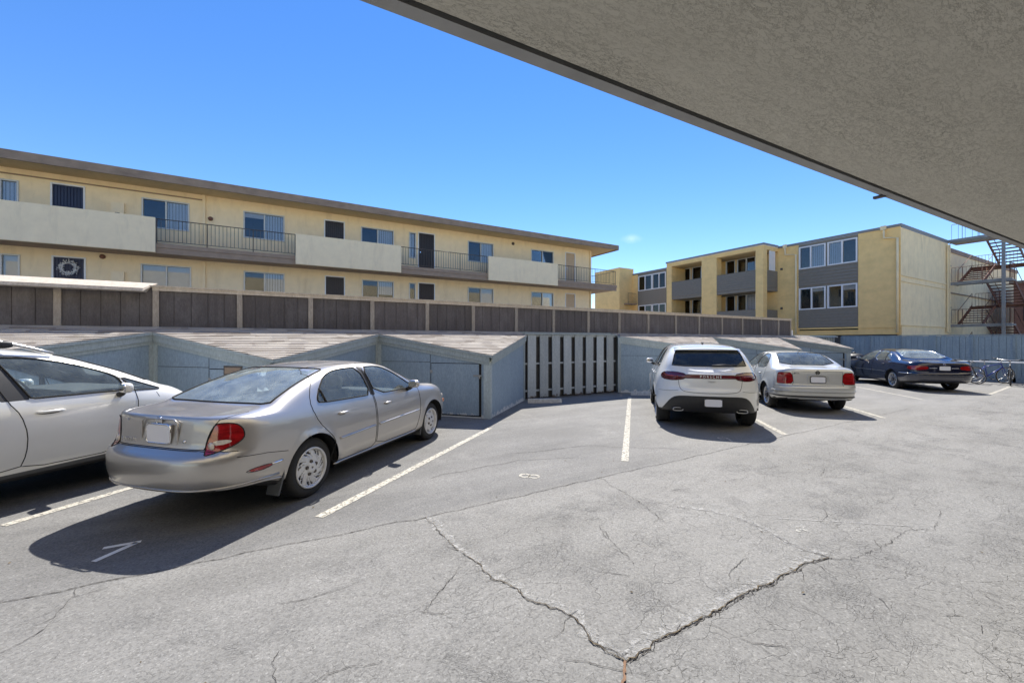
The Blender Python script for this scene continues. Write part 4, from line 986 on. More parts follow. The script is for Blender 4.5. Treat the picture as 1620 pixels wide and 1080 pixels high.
class Car:
    def __init__(s,sp,label,loc,rz,paintm,name='parked_car',group='cars parked in the angled stalls'):
        s.sp=sp; s.root=empty(name,loc,label,'car',rz,group); s.paint=paintm
        zt,zs,zb,xr,xf,pl=[pch(sp[k]) for k in ('zt','zs','zb','xr','xf','plan')]
        X0,X1,Hw=sp['X0'],sp['X1'],sp['W']; Rr,Rf,nr,nf=sp['Rr'],sp['Rf'],sp['nr'],sp['nf']; tum=sp.get('tum',.33)
        st=[]
        NT=26
        for k in range(NT):
            th=math.pi/2*(k/NT)**.9; st.append((X0+Rr*(1-math.cos(th)**(2/nr)),math.sin(th)**(2/nr)))
        x=X0+Rr
        nm=int((X1-Rf-X0-Rr)/.024)
        for k in range(nm): st.append((X0+Rr+(X1-Rf-X0-Rr)*k/nm,1.0))
        for k in range(NT,-1,-1):
            th=math.pi/2*(k/NT)**.9; c_=max(0,math.cos(th)); st.append((X1-Rf*(1-c_**(2/nf)),math.sin(th)**(2/nf)))
        ns=[3,3,3,8,8,6,17,6,7]
        bm=bmesh.new(); rings=[]
        lowf=sp.get('low',.965); sh=sp.get('shf',.945)
        for xn,f in st:
            Wd=Hw*pl(xn); b0=zb(xn); s0=zs(xn); t0=zt(xn); gg=max(t0-s0,.012); Hh=s0-b0
            yr=sh*Wd-.085-tum*gg; zrl=s0+gg*(.90 if gg<.15 else .90-.06*min(1,(gg-.15)/.2))
            P=[(0,b0),(.62*Wd,b0),(.90*Wd,b0+.015),(lowf*Wd,b0+.09),(Wd,b0+.40*Hh),(.993*Wd,b0+.72*Hh),(sh*Wd,s0),(yr,zrl),(yr*.62,t0-gg*.03-.004),(0,t0)]
            Q=cr_spline(P,ns); ring=[]
            for y,z in Q:
                d0=xn-X0; d1=X1-xn
                xx=xn
                if d0<Rr: xx+=xr(z)*(1-d0/Rr)**1.6
                if d1<Rf: xx-=xf(z)*(1-d1/Rf)**1.6
                yy=y*f
                if z<s0 and abs(y)>.8*Wd:
                    for xw in (0,sp['wb']):
                        rr=math.hypot(xx-xw,z-sp['wr']); yy+=sp.get('flare',.012)*math.exp(-((rr-sp['ra'])/.045)**2)
                ring.append((xx,yy,z))
            rings.append(ring)
        m=len(rings[0]); V=[]
        for ring in rings:
            a=[bm.verts.new(p) for p in ring]; c=[bm.verts.new((p[0],-p[1],p[2])) for p in ring[1:-1]]
            V.append(a+c[::-1])
        n=len(V[0])
        for i in range(len(V)-1):
            for k in range(n):
                q=[V[i][k],V[i+1][k],V[i+1][(k+1)%n],V[i][(k+1)%n]]
                bm.faces.new(q)
        bmesh.ops.remove_doubles(bm,verts=bm.verts,dist=1e-5)
        bmesh.ops.dissolve_degenerate(bm,edges=bm.edges,dist=1e-6)
        bmesh.ops.recalc_face_normals(bm,faces=bm.faces)
        s.reg=bm.faces.layers.int.new('reg'); s.lock=set(); s.bm=bm
        bm.normal_update(); s.bvh=BVHTree.FromBMesh(bm); s.parts=[]; s.obj={}
        # wheel openings
        for xw in (0,sp['wb']):
            for sg in (1,-1):
                circ=[(xw+sp['ra']*math.cos(2*math.pi*k/64),sp['wr']+sp['ra']*math.sin(2*math.pi*k/64)) for k in range(64)]
                s.region('void',circ,90,sg,cond=lambda c,sg=sg:c.y*sg>.45,anyn=True)
    def axes(s,al,sg):
        a=R(al); d=Vector((math.cos(a),-math.sin(a)*sg,0)); e=Vector((math.sin(a),math.cos(a)*sg,0)); return d,e
    def surf(s,al,sg,q,z):
        d,e=s.axes(al,sg); o=e*q+Vector((0,0,z))-d*6
        h=s.bvh.ray_cast(o,d)
        return (h[0],h[1]) if h[0] is not None else (None,None)
    def toq(s,al,P):
        a=R(al); return [(p[0]*math.sin(a)+p[1]*math.cos(a),p[2]) if len(p)==3 else p for p in P]
    def region(s,name,P,al,sg=1,mat=None,ch=0,parent=None,gasket=None,cond=None,anyn=False,label=None,gmat='gap'):
        P=s.toq(al,P); P=chaikin(P,ch) if ch else P
        d,e=s.axes(al,sg); bm=s.bm; reg=s.reg; idx=len(s.parts)+1 if name!='void' else -1
        xs=[p[0] for p in P];zs=[p[1] for p in P]; bb=(min(xs),max(xs),min(zs),max(zs)); F=[]
        for f in bm.faces:
            if f[reg]!=0: continue
            c=f.calc_center_median(); q=c.dot(e)
            if q<bb[0] or q>bb[1] or c.z<bb[2] or c.z>bb[3]: continue
            if not anyn and f.normal.dot(d)>-.08: continue
            if cond and not cond(c): continue
            if inpoly(P,q,c.z): F.append(f)
        for f in F: f[reg]=idx
        vs=set(v for f in F for v in f.verts)
        for v in vs:
            if v.index in s.lock and v.index>=0: continue
            if all(f[reg]==idx for f in v.link_faces): continue
            q=v.co.dot(e); x,z=nearest(P,q,v.co.z)
            if anyn and z<s.sp['zb'][0][1]-.5: continue
            if anyn and abs(v.normal.dot(d))<.3: continue
            h=s.bvh.ray_cast(e*x+Vector((0,0,z))-d*6,d)
            if h[0] is not None and (h[0]-v.co).length<.09: v.co=h[0]
            s.lock.add(v.index)
        if name!='void': s.parts.append((idx,name,mat,parent,label))
        if gasket: Car.line(s,P,al,sg,r=gasket,closed=True,mat=gmat,parent=(parent or None),lift=.001)
        return idx
    def line(s,P,al,sg,r=.0028,closed=False,mat='gap',ch=0,name='shut_line',lift=0,parent=None,dens=.03,acc=None):
        P=s.toq(al,P); P=chaikin(P,ch,closed) if ch else P
        Q=[]
        for a,c in zip(P,P[1:]+([P[0]] if closed else [])):
            n=max(1,int(math.hypot(c[0]-a[0],c[1]-a[1])/dens))
            for k in range(n): Q.append((a[0]+(c[0]-a[0])*k/n,a[1]+(c[1]-a[1])*k/n))
        if not closed: Q.append(P[-1])
        pts=[]
        for q,z in Q:
            p,nn=s.surf(al,sg,q,z)
            if p is None: continue
            if pts and (p-pts[-1]).length>.25: continue
            pts.append(p+nn*lift)
        if len(pts)<2: return
        b=MB(); b.tube(pts,r,6,closed=closed); s.acc[(name if not(closed and mat!='gap') else 'window_trim',mat,len(s.acc))]=b
    acc=None
    def finish(s):
        bm=s.bm; bm.faces.ensure_lookup_table(); out={}
        for f in bm.faces: out.setdefault(f[s.reg],[]).append(f)
        info={p[0]:p for p in s.parts}
        order=sorted(k for k in out if k>=0)
        for k in order:
            vs={};V=[];Fs=[];mi=[]
            for f in out[k]:
                q=[]
                for v in f.verts:
                    if v not in vs: vs[v]=len(V); V.append(v.co.copy())
                    q.append(vs[v])
                Fs.append(q); c=f.calc_center_median()
                mi.append(1 if (f.normal.z<-.55 and c.z<.42) else 0)
            b=MB(); b.v=V; b.f=Fs; b.sm=[True]*len(Fs); b.mi=mi
            nm,mt,par,lab=('body',s.paint,None,None) if k==0 else info[k][1:]
            o=b.build(nm,[mt,'plastic'],s.obj.get(par,s.root) if par else s.root,recalc=False)
            if lab: o['label']=lab
            s.obj[k]=o
            if k==0: s.obj['body']=o
        for (nm,mt,_),b in s.acc.items(): 
            if b.v: b.build(nm,mt,s.obj['body'])
        bm.free()
def newcar(*a,**k):
    c=Car.__new__(Car); c.acc={}; c.__init__(*a,**k); return c
def rim_mesh(b,style,rr,sg,y0):
    # polar grid with openings
    NA,NR=120,14; prof=lambda r:{'hubcap':.0-.018*(r/rr)**2+.012*(r<.3*rr),'alloy':-.035+.03*(r/rr)**2,'multi':-.03+.028*(r/rr)**2}[style]
    def open_(r,a):
        q=r/rr
        if style=='hubcap':
            u=(a-q*1.1)/(2*math.pi)*7%1; v=(a-q*1.1)/(2*math.pi)*7%1
            if .74<q<.93 and (.12<u<.34 or .46<u<.62): return True
            if .50<q<.74 and (.18<u<.24 or .5<u<.55): return True
            return False
        if style=='alloy':
            u=a/(2*math.pi)*10%1; return .26<q<.88 and abs(u-.5)<(.18+.16*q)
        u=a/(2*math.pi)*8%1; return .30<q<.90 and (abs(u-.5)<.24+.08*q) 
    vs=[];idx={}
    for i in range(NR+1):
        for k in range(NA):
            r=rr*(.05+.95*i/NR); a=2*math.pi*k/NA; idx[i,k]=len(vs); vs.append((r*math.cos(a),sg*(y0+prof(r)),r*math.sin(a)))
    fs=[]
    for i in range(NR):
        for k in range(NA):
            r=rr*(.05+.95*(i+.5)/NR); a=2*math.pi*(k+.5)/NA
            if open_(r,a): continue
            q=(idx[i,k],idx[i,(k+1)%NA],idx[i+1,(k+1)%NA],idx[i+1,k]); fs.append(q)
    b.add(vs,fs,True)
    b.lathe([(0,sg*(y0-.002)),(rr*.06,sg*(y0-.002)),(rr*.12,sg*(y0-.01))],20,'y')
    b.lathe([(rr*.97,sg*(y0-.03)),(rr*1.0,sg*(y0+.008)),(rr*1.05,sg*(y0+.012)),(rr*1.07,sg*(y0-.01))],48,'y')
    b.lathe([(rr*.99,sg*(y0-.02)),(rr*.95,sg*(y0-.14))],48,'y')
    for k in range(5):
        a=2*math.pi*k/5+.3; rad=rr*(.33 if style=='hubcap' else .2); b.lathe([(.006,sg*(y0+.012)),(.015,sg*(y0+.012)),(.017,sg*(y0-.02))],8,'y',(rad*math.cos(a),0,rad*math.sin(a)),mi=1)
def add_wheels(c,style,rimmat):
    sp=c.sp; r=sp['wr']; tw=sp.get('tw',.21); yo=sp['W']-sp.get('winset',.045)
    for xw in (0,sp['wb']):
        for sg in (1,-1):
            b=MB(); rr=sp['rr']; h=tw/2
            prof=[(rr*1.0,-h+.02),(rr*1.06,-h+.005),(r-.045,-h),(r-.012,-h+.022),(r,-h+.045),(r,h-.045),(r-.012,h-.022),(r-.045,h),(rr*1.06,h-.005),(rr*1.0,h-.02)]
            b.lathe(prof,56,'y')
            for gy in (-.04,0,.04): b.lathe([(r+.0008,gy-.004),(r+.0008,gy+.004)],56,'y')
            w=b.build('wheel','rubber',c.root); w.location=(xw,sg*(yo-h),r)
            b=MB(); rim_mesh(b,style,rr,sg,h-.012); ob=b.build('rim',[rimmat,'iron'],w,recalc=False); ob.rotation_euler=(0,random.uniform(0,6),0)
            md=ob.modifiers.new('t','SOLIDIFY'); md.thickness=.012; md.offset=0
            b=MB(); b.lathe([(.0,sg*(h-.10)),(rr*.8,sg*(h-.10)),(rr*.8,sg*(h-.12)),(0,sg*(h-.12))],32,'y'); b.build('brake_disc','iron',w)
    for xw in (0,sp['wb']):
        for sg in (1,-1):
            b=MB(); ra=sp['ra']+.006; y0=sg*(sp['W']-.035); y1=sg*.42; n=40; vs=[];fs=[]
            for k in range(n+1):
                a=math.pi*(-.12)+math.pi*1.24*k/n; x,z=xw+ra*math.cos(a),max(sp.get('wz',.27),r+ra*math.sin(a)); vs+=[(x,y0,z),(x,y1,z),(xw,y1,r)]
            for k in range(n): fs+=[(3*k,3*k+3,3*k+4,3*k+1),(3*k+1,3*k+4,3*k+5)]
            b.add(vs,fs); b.build('wheel_well','plastic',c.root)
def ellip(b,c,r,n=14,p=2.6,rot=None,cutz=None):
    vs=[];fs=[]
    def sp_(v,e): return math.copysign(abs(v)**(2/e),v)
    for i in range(n+1):
        ph=-math.pi/2+math.pi*i/n
        for k in range(2*n):
            th=math.pi*k/n; v=Vector((r[0]*sp_(math.cos(ph),p)*sp_(math.cos(th),p),r[1]*sp_(math.cos(ph),p)*sp_(math.sin(th),p),r[2]*sp_(math.sin(ph),p)))
            if rot: v=rot@v
            vs.append((c[0]+v.x,c[1]+v.y,c[2]+v.z))
    for i in range(n):
        for k in range(2*n): fs.append((i*2*n+k,i*2*n+(k+1)%(2*n),(i+1)*2*n+(k+1)%(2*n),(i+1)*2*n+k))
    b.add(vs,fs,True)
def mirror(c,x,z,sg,mat,blk='plastic'):
    p,n=c.surf(90,sg,x,z-.10)
    if p is None: return
    b=MB(); ellip(b,(x,p.y+sg*.115,z),(.055,.095,.062),p=2.8,rot=Matrix.Rotation(R(12)*sg,3,'Z')); m=b.build('side_mirror',mat,c.root)
    b=MB(); b.tube([(x,p.y-sg*.02,z-.09),(x,p.y+sg*.04,z-.07),(x,p.y+sg*.08,z-.04)],[.035,.032,.03],10); b.build('mirror_foot',blk,m)
    b=MB(); ellip(b,(x-.046,p.y+sg*.117,z),(.012,.082,.050),p=4,rot=Matrix.Rotation(R(12)*sg,3,'Z')); b.build('mirror_glass','chrome',m)
def handle(c,x,z,sg,mat,L=.17,par=None,recess=True):
    pts=[]
    for k in range(9):
        t=k/8; p,n=c.surf(90,sg,x+L*(t-.5),z); 
        if p is None: return
        pts.append(p+n*(.004+.026*math.sin(math.pi*min(1,max(0,t*1.1-.05)))**.35))
    b=MB(); b.tube(pts,[.012]+[.015]*7+[.012],8); o=b.build('door_handle',mat,par or c.root)
    if recess:
        p,n=c.surf(90,sg,x-.01,z-.006); b=MB(); ellip(b,(p.x,p.y+sg*.0005,p.z),(L*.42,.003,.026),p=2.2); b.build('handle_recess_shade','gap',o)  # dark patch painted for the shade behind the handle
def interior(c,belt,front,rear,roofz,shelf=None,mat='seat',steer=True,dash=None,W=.62):
    o=c.root; rt=c.sp
    def seat(x,y,w,hz=1.0):
        b=MB(); b.box(x-.28,x+.24,y-w/2,y+w/2,.38,.54); s_=b.build('seat',mat,o,bevel=.05)
        b=MB(); b.hexa([(x-.30,y-w/2,.5),(x-.16,y-w/2,.5),(x-.16,y+w/2,.5),(x-.30,y+w/2,.5)],[(x-.46,y-w/2+.03,1.06*hz),(x-.36,y-w/2+.03,1.06*hz),(x-.36,y+w/2-.03,1.06*hz),(x-.46,y+w/2-.03,1.06*hz)]); b.build('seat_back',mat,s_,bevel=.04)
        for yy in ([y] if w<.8 else [y-.36,y+.36]):
            b=MB(); ellip(b,(x-.44,yy,1.15*hz),(.045,.13,.095),p=3); b.tube([(x-.42,yy-.05,1.0*hz),(x-.43,yy-.05,1.12*hz)],.006,5); b.tube([(x-.42,yy+.05,1.0*hz),(x-.43,yy+.05,1.12*hz)],.006,5); b.build('headrest',mat,s_)
    hz=belt/.96
    for y in (-.37,.37): seat(front,y,.50,hz)
    seat(rear,0,1.2,hz*.97)
    b=MB(); dx=dash; b.box(dx-.2,dx+.42,-W,W,belt-.28,belt-.035); b.build('dashboard','seat_dark',o,bevel=.05)
    b=MB(); Rm=Matrix.Rotation(R(65),3,'Y'); pts=[Vector((dx-.38,.37,belt-.02))+Rm@Vector((.185*math.cos(2*math.pi*k/28),.185*math.sin(2*math.pi*k/28),0)) for k in range(28)]
    b.tube(pts,.015,8,closed=True); ctr=Vector((dx-.38,.37,belt-.02)); ellip(b,tuple(ctr),(.03,.06,.06)); b.tube([pts[7],ctr,pts[21]],.013,6); b.tube([pts[0],ctr],.013,6); b.tube([ctr,ctr+Vector((.25,0,-.1))],.03,8); b.build('steering_wheel','seat_dark',o)
    if shelf:
        b=MB(); x0,x1,z=shelf; b.box(x0,x1,-W+.02,W-.02,z-.03,z); b.build('parcel_shelf',mat,o)
    b=MB(); b.box(rear-.3,dx+.3,-W-.08,W+.08,.27,.33); b.build('floor_pan','seat_dark',o)
    p,n=c.surf(180,1,0,roofz-.13)
    if p is not None:
        b=MB(); ellip(b,(p.x-.14,0,roofz-.19),(.02,.11,.035),p=3); b.tube([(p.x-.13,0,roofz-.17),(p.x-.06,0,roofz-.11)],.01,6); b.build('rear_view_mirror','seat_dark',o)
def badge_at(c,al,q,z,r,kind='bar',mat='chrome'):
    p,n=c.surf(al,1,q,z)
    if p is None: return
    b=MB(); n=Vector((-1,0,0)); u=Vector((0,1,0)); w=Vector((0,0,1)); ctr=p+n*.008
    circ=[ctr+u*r*math.cos(2*math.pi*k/24)+w*r*math.sin(2*math.pi*k/24) for k in range(24)]
    b.tube(circ,.006,6,closed=True)
    if kind=='bar': b.box(ctr.x-.008,ctr.x+.004,ctr.y-r*1.25,ctr.y+r*1.25,ctr.z-.011,ctr.z+.011)
    if kind=='vw':
        for P in ([(-.62,.72),(-.25,-.05),(0,.35),(.25,-.05),(.62,.72)],[(-.9,.3),(-.42,-.85),(0,-.05),(.42,-.85),(.9,.3)]): b.tube([ctr+u*r*a+w*r*e for a,e in P],.006,6)
    if kind=='round':
        for k in range(4): 
            b.add([tuple(ctr+n*.002)]+[tuple(ctr+n*.002+u*r*.8*math.cos(math.pi/2*(k+t/4))+w*r*.8*math.sin(math.pi/2*(k+t/4))) for t in range(5)],[(0,1,2,3,4,5)],mi=k%2)
        b.build('badge',[mat,'bike_blue'],c.root,recalc=False); return
    b.build('badge',mat,c.root)
def plate(c,q,z,w=.31,h=.155,frame='chrome',al=0,tilt=0,inset=0,recess=None):
    p,n=c.surf(al,1,q,z); x=p.x-.012+inset
    if recess:
        rw,rh,rm=recess; b=MB(); b.tube(chbox(p.x-.003,q,z+.012,rw,rh,.01),.008,8,closed=True); b.build('plate_surround',rm,c.root)
    b=MB(); b.tube(chbox(x-.004,q,z,w,h,.012),.008,6,closed=True)
    b.box(x+.002,x+.03,q-w/2,q+w/2,z-h/2,z+h/2)
    o=b.build('plate_frame',frame,c.root)
    b=MB(); b.box(x-.006,x,q-w/2+.004,q+w/2-.004,z-h/2+.004,z+h/2-.004); pl=b.build('license_plate','plate',o)
    return o
def chbox(x,q,z,w,h,cr=.03):
    P=[(q-w/2,z-h/2),(q+w/2,z-h/2),(q+w/2,z+h/2),(q-w/2,z+h/2)]; P=chaikin(P,2) if cr>.02 else chaikin([(q-w/2,z-h/2),(q,z-h/2),(q+w/2,z-h/2),(q+w/2,z),(q+w/2,z+h/2),(q,z+h/2),(q-w/2,z+h/2),(q-w/2,z)],1)
    return [(x,a,e) for a,e in P]
def rear_text(c,txt,size,q,z,mat='chrome',al=0,name='lettering'):
    p,n=c.surf(0,1,q,z)
    if p is None: return
    # text reads correctly seen from behind: its x axis points to -y
    m=Matrix(((0,0,-1,p.x-.007),(-1,0,0,q),(0,1,0,z-size*.35),(0,0,0,1)))
    text_mesh(name,txt,size,mat,c.root,m,extrude=.002)
def exhaust(c,q,z,r=.028,x=None):
    b=MB(); b.lathe([(r*.8,.12),(r*.8,0),(r,0),(r,.14)],18,'x',(x,q,z)); b.build('exhaust_pipe','chrome',c.root)

# ---- silver sedan ---------------------------------------------------
def sedan_silver():
    sp=dict(X0=-1.12,X1=3.72,W=.892,wb=2.75,wr=.320,ra=.375,rr=.205,Rr=.56,Rf=.75,nr=3.1,nf=2.4,tum=.25,shf=.945,tw=.215,flare=.014,
      zt=[(-1.12,1.008),(-.92,1.02),(-.60,1.035),(-.48,1.048),(-.3,1.12),(.05,1.265),(.35,1.362),(.65,1.412),(1.05,1.432),(1.4,1.42),(1.68,1.375),(2.0,1.23),(2.34,1.065),(2.54,1.0),(3.1,.93),(3.5,.80),(3.72,.66)],
      zs=[(-1.12,.988),(-.8,.992),(-.5,.985),(0,.975),(.6,.955),(1.5,.93),(2.3,.915),(2.7,.895),(3.2,.83),(3.5,.73),(3.72,.6)],
      zb=[(-1.08,.36),(-.7,.33),(-.35,.24),(0,.20),(2.8,.20),(3.2,.22),(3.72,.24)],
      xr=[(.3,.09),(.40,.02),(.52,.0),(.62,.008),(.67,.03),(.70,.075),(.718,.125),(.80,.14),(.92,.155),(.985,.165),(1.012,.18)],
      xf=[(.2,.08),(.4,0),(.55,.02),(.66,.08),(.8,.2)],
      plan=[(-1.12,.93),(-.6,.975),(0,.997),(1.2,1.0),(2.2,1.0),(3,.985),(3.72,.93)])
    c=newcar(sp,'silver grey four-door sedan with wheel covers, parked over the white 7 in the foreground','%s'and (*SP(-4.23,3.70),0),SA,'paint_silver')
    R0,L0=c.region,c.line
    def shf_(P,al): return [(p[0]-.10*min(1,max(0,(p[0]+.1)/.3)),)+tuple(p[1:]) for p in P] if al==90 else P
    c.region=lambda n_,P,al,*a,**k: R0(n_,shf_(P,al),al,*a,**k)
    c.line=lambda P,al,*a,**k: L0(shf_(P,al),al,*a,**k)
    for sg in (1,-1):
        g_='car_glass'
        c.region('side_window',[(.235,1.005),(.215,1.05),(.30,1.16),(.45,1.28),(.62,1.335),(.85,1.352),(1.10,1.352),(1.17,.985),(.9,.99)],90,sg,g_,1,gasket=.009)
        c.region('side_window',[(1.27,.982),(1.20,1.352),(1.55,1.345),(1.72,1.305),(2.0,1.165),(2.26,1.01),(2.22,.972)],90,sg,g_,1,gasket=.009)
        # quarter divider
        c.line([(.335,1.0),(.30,1.16)],90,sg,r=.014,name='window_divider',lift=.001)
        # pillar trim
        c.region('pillar_trim',[(1.10,1.36),(1.20,1.36),(1.27,.975),(1.17,.978)],90,sg,'plastic')
        D1=[(.35,.36),(.42,.52),(.36,.62),(.16,.80),(.04,.98),(.10,1.12),(.30,1.30),(.52,1.375),(.85,1.40),(1.15,1.40),(1.22,.95),(1.22,.5),(1.20,.30),(.9,.29),(.42,.29)]
        D2=[(1.23,.30),(1.245,.5),(1.245,.95),(1.165,1.40),(1.55,1.395),(1.78,1.345),(2.1,1.19),(2.40,1.005),(2.42,.9),(2.42,.6),(2.33,.36),(2.28,.29)]
        d1=c.region('door',D1,90,sg,c.paint,1); d2=c.region('door',D2,90,sg,c.paint,1)
        c.line(D1,90,sg,closed=True,ch=1,r=.0042); c.line(D2,90,sg,closed=True,ch=1,r=.0042)
        # side moulding, sill line, bumper joint
        for a,e in (((.50,.555),(1.19,.575)),((1.28,.577),(2.36,.60))): c.line([a,e],90,sg,r=.013,mat='chrome' if False else c.paint,name='side_molding',lift=.004)
        c.line([(.42,.272),(2.30,.272)],90,sg,r=.012,mat=c.paint,name='sill_molding',lift=.003)
        c.line([(-.86,.66),(-.6,.64),(-.36,.60)],90,sg,r=.003)
        c.region('side_marker',[(-.80,.50),(-.74,.525),(-.60,.53),(-.53,.52),(-.54,.50),(-.66,.485)],90,sg,'lamp_red',1,gasket=.003)
        c.line([(-.54,.516),(-.42,.523)],90,sg,r=.011,mat='chrome',name='marker_trim')
        c.line([(-.95,.385),(-.6,.37),(-.42,.35)],90,sg,r=.012,mat=c.paint,name='bumper_lip',lift=.002)
        # tail lamps wrap round the corner
        C1=[(-.95,.61,.79),(-.93,.66,.812),(-.88,.73,.818),(-.85,.755,.80),(-.90,.70,.773),(-.94,.63,.768)]
        c.region('lamp_lens',C1,33,sg,'lamp_clear',1)
        T=[(-.955,.560,.695),(-.955,.555,.76),(-.955,.585,.86),(-.94,.635,.955),(-.88,.70,.965),(-.82,.76,.955),(-.78,.79,.915),(-.765,.80,.865),(-.77,.80,.82),(-.82,.765,.77),(-.90,.68,.72),(-.95,.59,.690)]
        t=c.region('tail_light',T,33,sg,'lamp_red',1,gasket=.005,label='red tail lamp with clear reversing lens')
    # fix: lenses carved before red lamps would be hidden, so add as raised discs
    c.region('rear_window',[(-.69,1.066),(-.3,1.062),(.3,1.062),(.69,1.066),(.67,1.12),(.60,1.30),(.575,1.345),(.53,1.362),(.2,1.375),(-.2,1.375),(-.53,1.362),(-.575,1.345),(-.60,1.30),(-.67,1.12)],0,1,'car_glass_dusty_sheen',1,gasket=.010)
    c.region('windshield',[(-.68,1.07),(.68,1.07),(.6,1.25),(.52,1.36),(.3,1.385),(-.3,1.385),(-.52,1.36),(-.6,1.25)],180,1,'car_glass',1,gasket=.010)
    TR=[(-.56,.95),(-.505,.80),(-.50,.725),(.50,.725),(.505,.80),(.56,.95)]
    TR=[(-.54,.728),(.54,.728),(.55,.80),(.58,.93),(.60,.985),(.3,.998),(0,1.002),(-.3,.998),(-.60,.985),(-.58,.93),(-.55,.80)]
    c.region('trunk_lid',TR,0,1,c.paint,0)
    c.line([(-.64,.99),(-.615,.95),(-.57,.82),(-.545,.728),(.545,.728),(.57,.82),(.615,.95),(.64,.99)],0,1,r=.004)
    for q_ in (1,-1): c.line([(q_*.64,.99),(q_*.668,1.0),(q_*.69,1.012),(q_*.70,1.03)],0,1,r=.003,dens=.008)
    for sg in (1,-1): c.line([(-1.0,.985),(-.4,1.028)],90,sg,r=.003) if False else None
    BP=[(-.9,.30),(.9,.30),(.9,.70),(.5,.722),(-.5,.722),(-.9,.70)]
    c.region('bumper',BP,0,1,c.paint,0,cond=lambda p:p.x<-.45)
    c.line([(-.80,.712),(-.5,.718),(.5,.718),(.80,.712)],0,1,r=.004)
    c.line([(-.86,.40),(-.5,.385),(.5,.385),(.86,.40)],0,1,r=.010,mat=c.paint,name='bumper_lip',lift=.003)
    c.finish()
    for sg in (1,-1):
        q=.60; p,n=c.surf(0,1,sg*q,.755)
        b=MB(); b.lathe([(0,-.006),(.036,-.004),(.038,.004)],20,'x',(p.x-.002,sg*q,.757)); b.build('reversing_lens','lamp_clear',c.root)
        for x in (.60,1.50): 
            d_=[o for o in c.root.children if o.name.startswith('door') and not o.name.startswith('door_')]
        handle(c,.47,.845,sg,c.paint,.16); handle(c,1.40,.835,sg,c.paint,.15)
        mirror(c,2.00,1.045,sg,'paint_silver')
        b=MB(); p,n=c.surf(90,sg,-.43,.35); b.hexa([(-.455,sg*.70,.17),(-.435,sg*.70,.17),(-.435,sg*.85,.17),(-.455,sg*.85,.17)] if sg>0 else [(-.455,-.85,.17),(-.435,-.85,.17),(-.435,-.70,.17),(-.455,-.70,.17)],
            [(-.40,sg*.70,.42),(-.38,sg*.70,.42),(-.38,sg*.875,.42),(-.40,sg*.875,.42)] if sg>0 else [(-.40,-.875,.42),(-.38,-.875,.42),(-.38,-.70,.42),(-.40,-.70,.42)]); b.build('mud_flap','plastic_gray',c.root)
        b=MB(); b.hexa([(2.33,min(sg*.70,sg*.87),.17),(2.35,min(sg*.70,sg*.87),.17),(2.35,max(sg*.70,sg*.87),.17),(2.33,max(sg*.70,sg*.87),.17)],[(2.36,min(sg*.70,sg*.88),.36),(2.38,min(sg*.70,sg*.88),.36),(2.38,max(sg*.70,sg*.88),.36),(2.36,max(sg*.70,sg*.88),.36)]); b.build('mud_flap','plastic_gray',c.root)
        p,n=c.surf(90,sg,3.35,.60)
        if p: b=MB(); ellip(b,(3.36,p.y,.60),(.05,.012,.035)); b.build('marker_lamp','lamp_amber',c.root)
        p,n=c.surf(90,sg,3.45,.64)
        if p: b=MB(); ellip(b,(3.46,p.y-.03*sg,.66),(.12,.05,.06)); b.build('headlight','lamp_clear',c.root)
    plate(c,-.02,.85,.31,.175,recess=(.46,.245,'paint_silver'))
    badge_at(c,0,.0,.965,.036,'bar')
    rear_text(c,'MAXIMA',.055,.385,.775); rear_text(c,'SE',.03,.44,.955)
    p,n=c.surf(0,1,-.33,.79); b=MB(); b.lathe([(0,-.008),(.013,-.008),(.015,.004)],14,'x',(p.x,-.33,.79)); b.build('trunk_lock','chrome',c.root)
    interior(c,.97,1.35,.52,1.43,shelf=(-.45,.1,1.0),mat='seat',dash=2.12)
    add_wheels(c,'hubcap','hubcap')
    return c
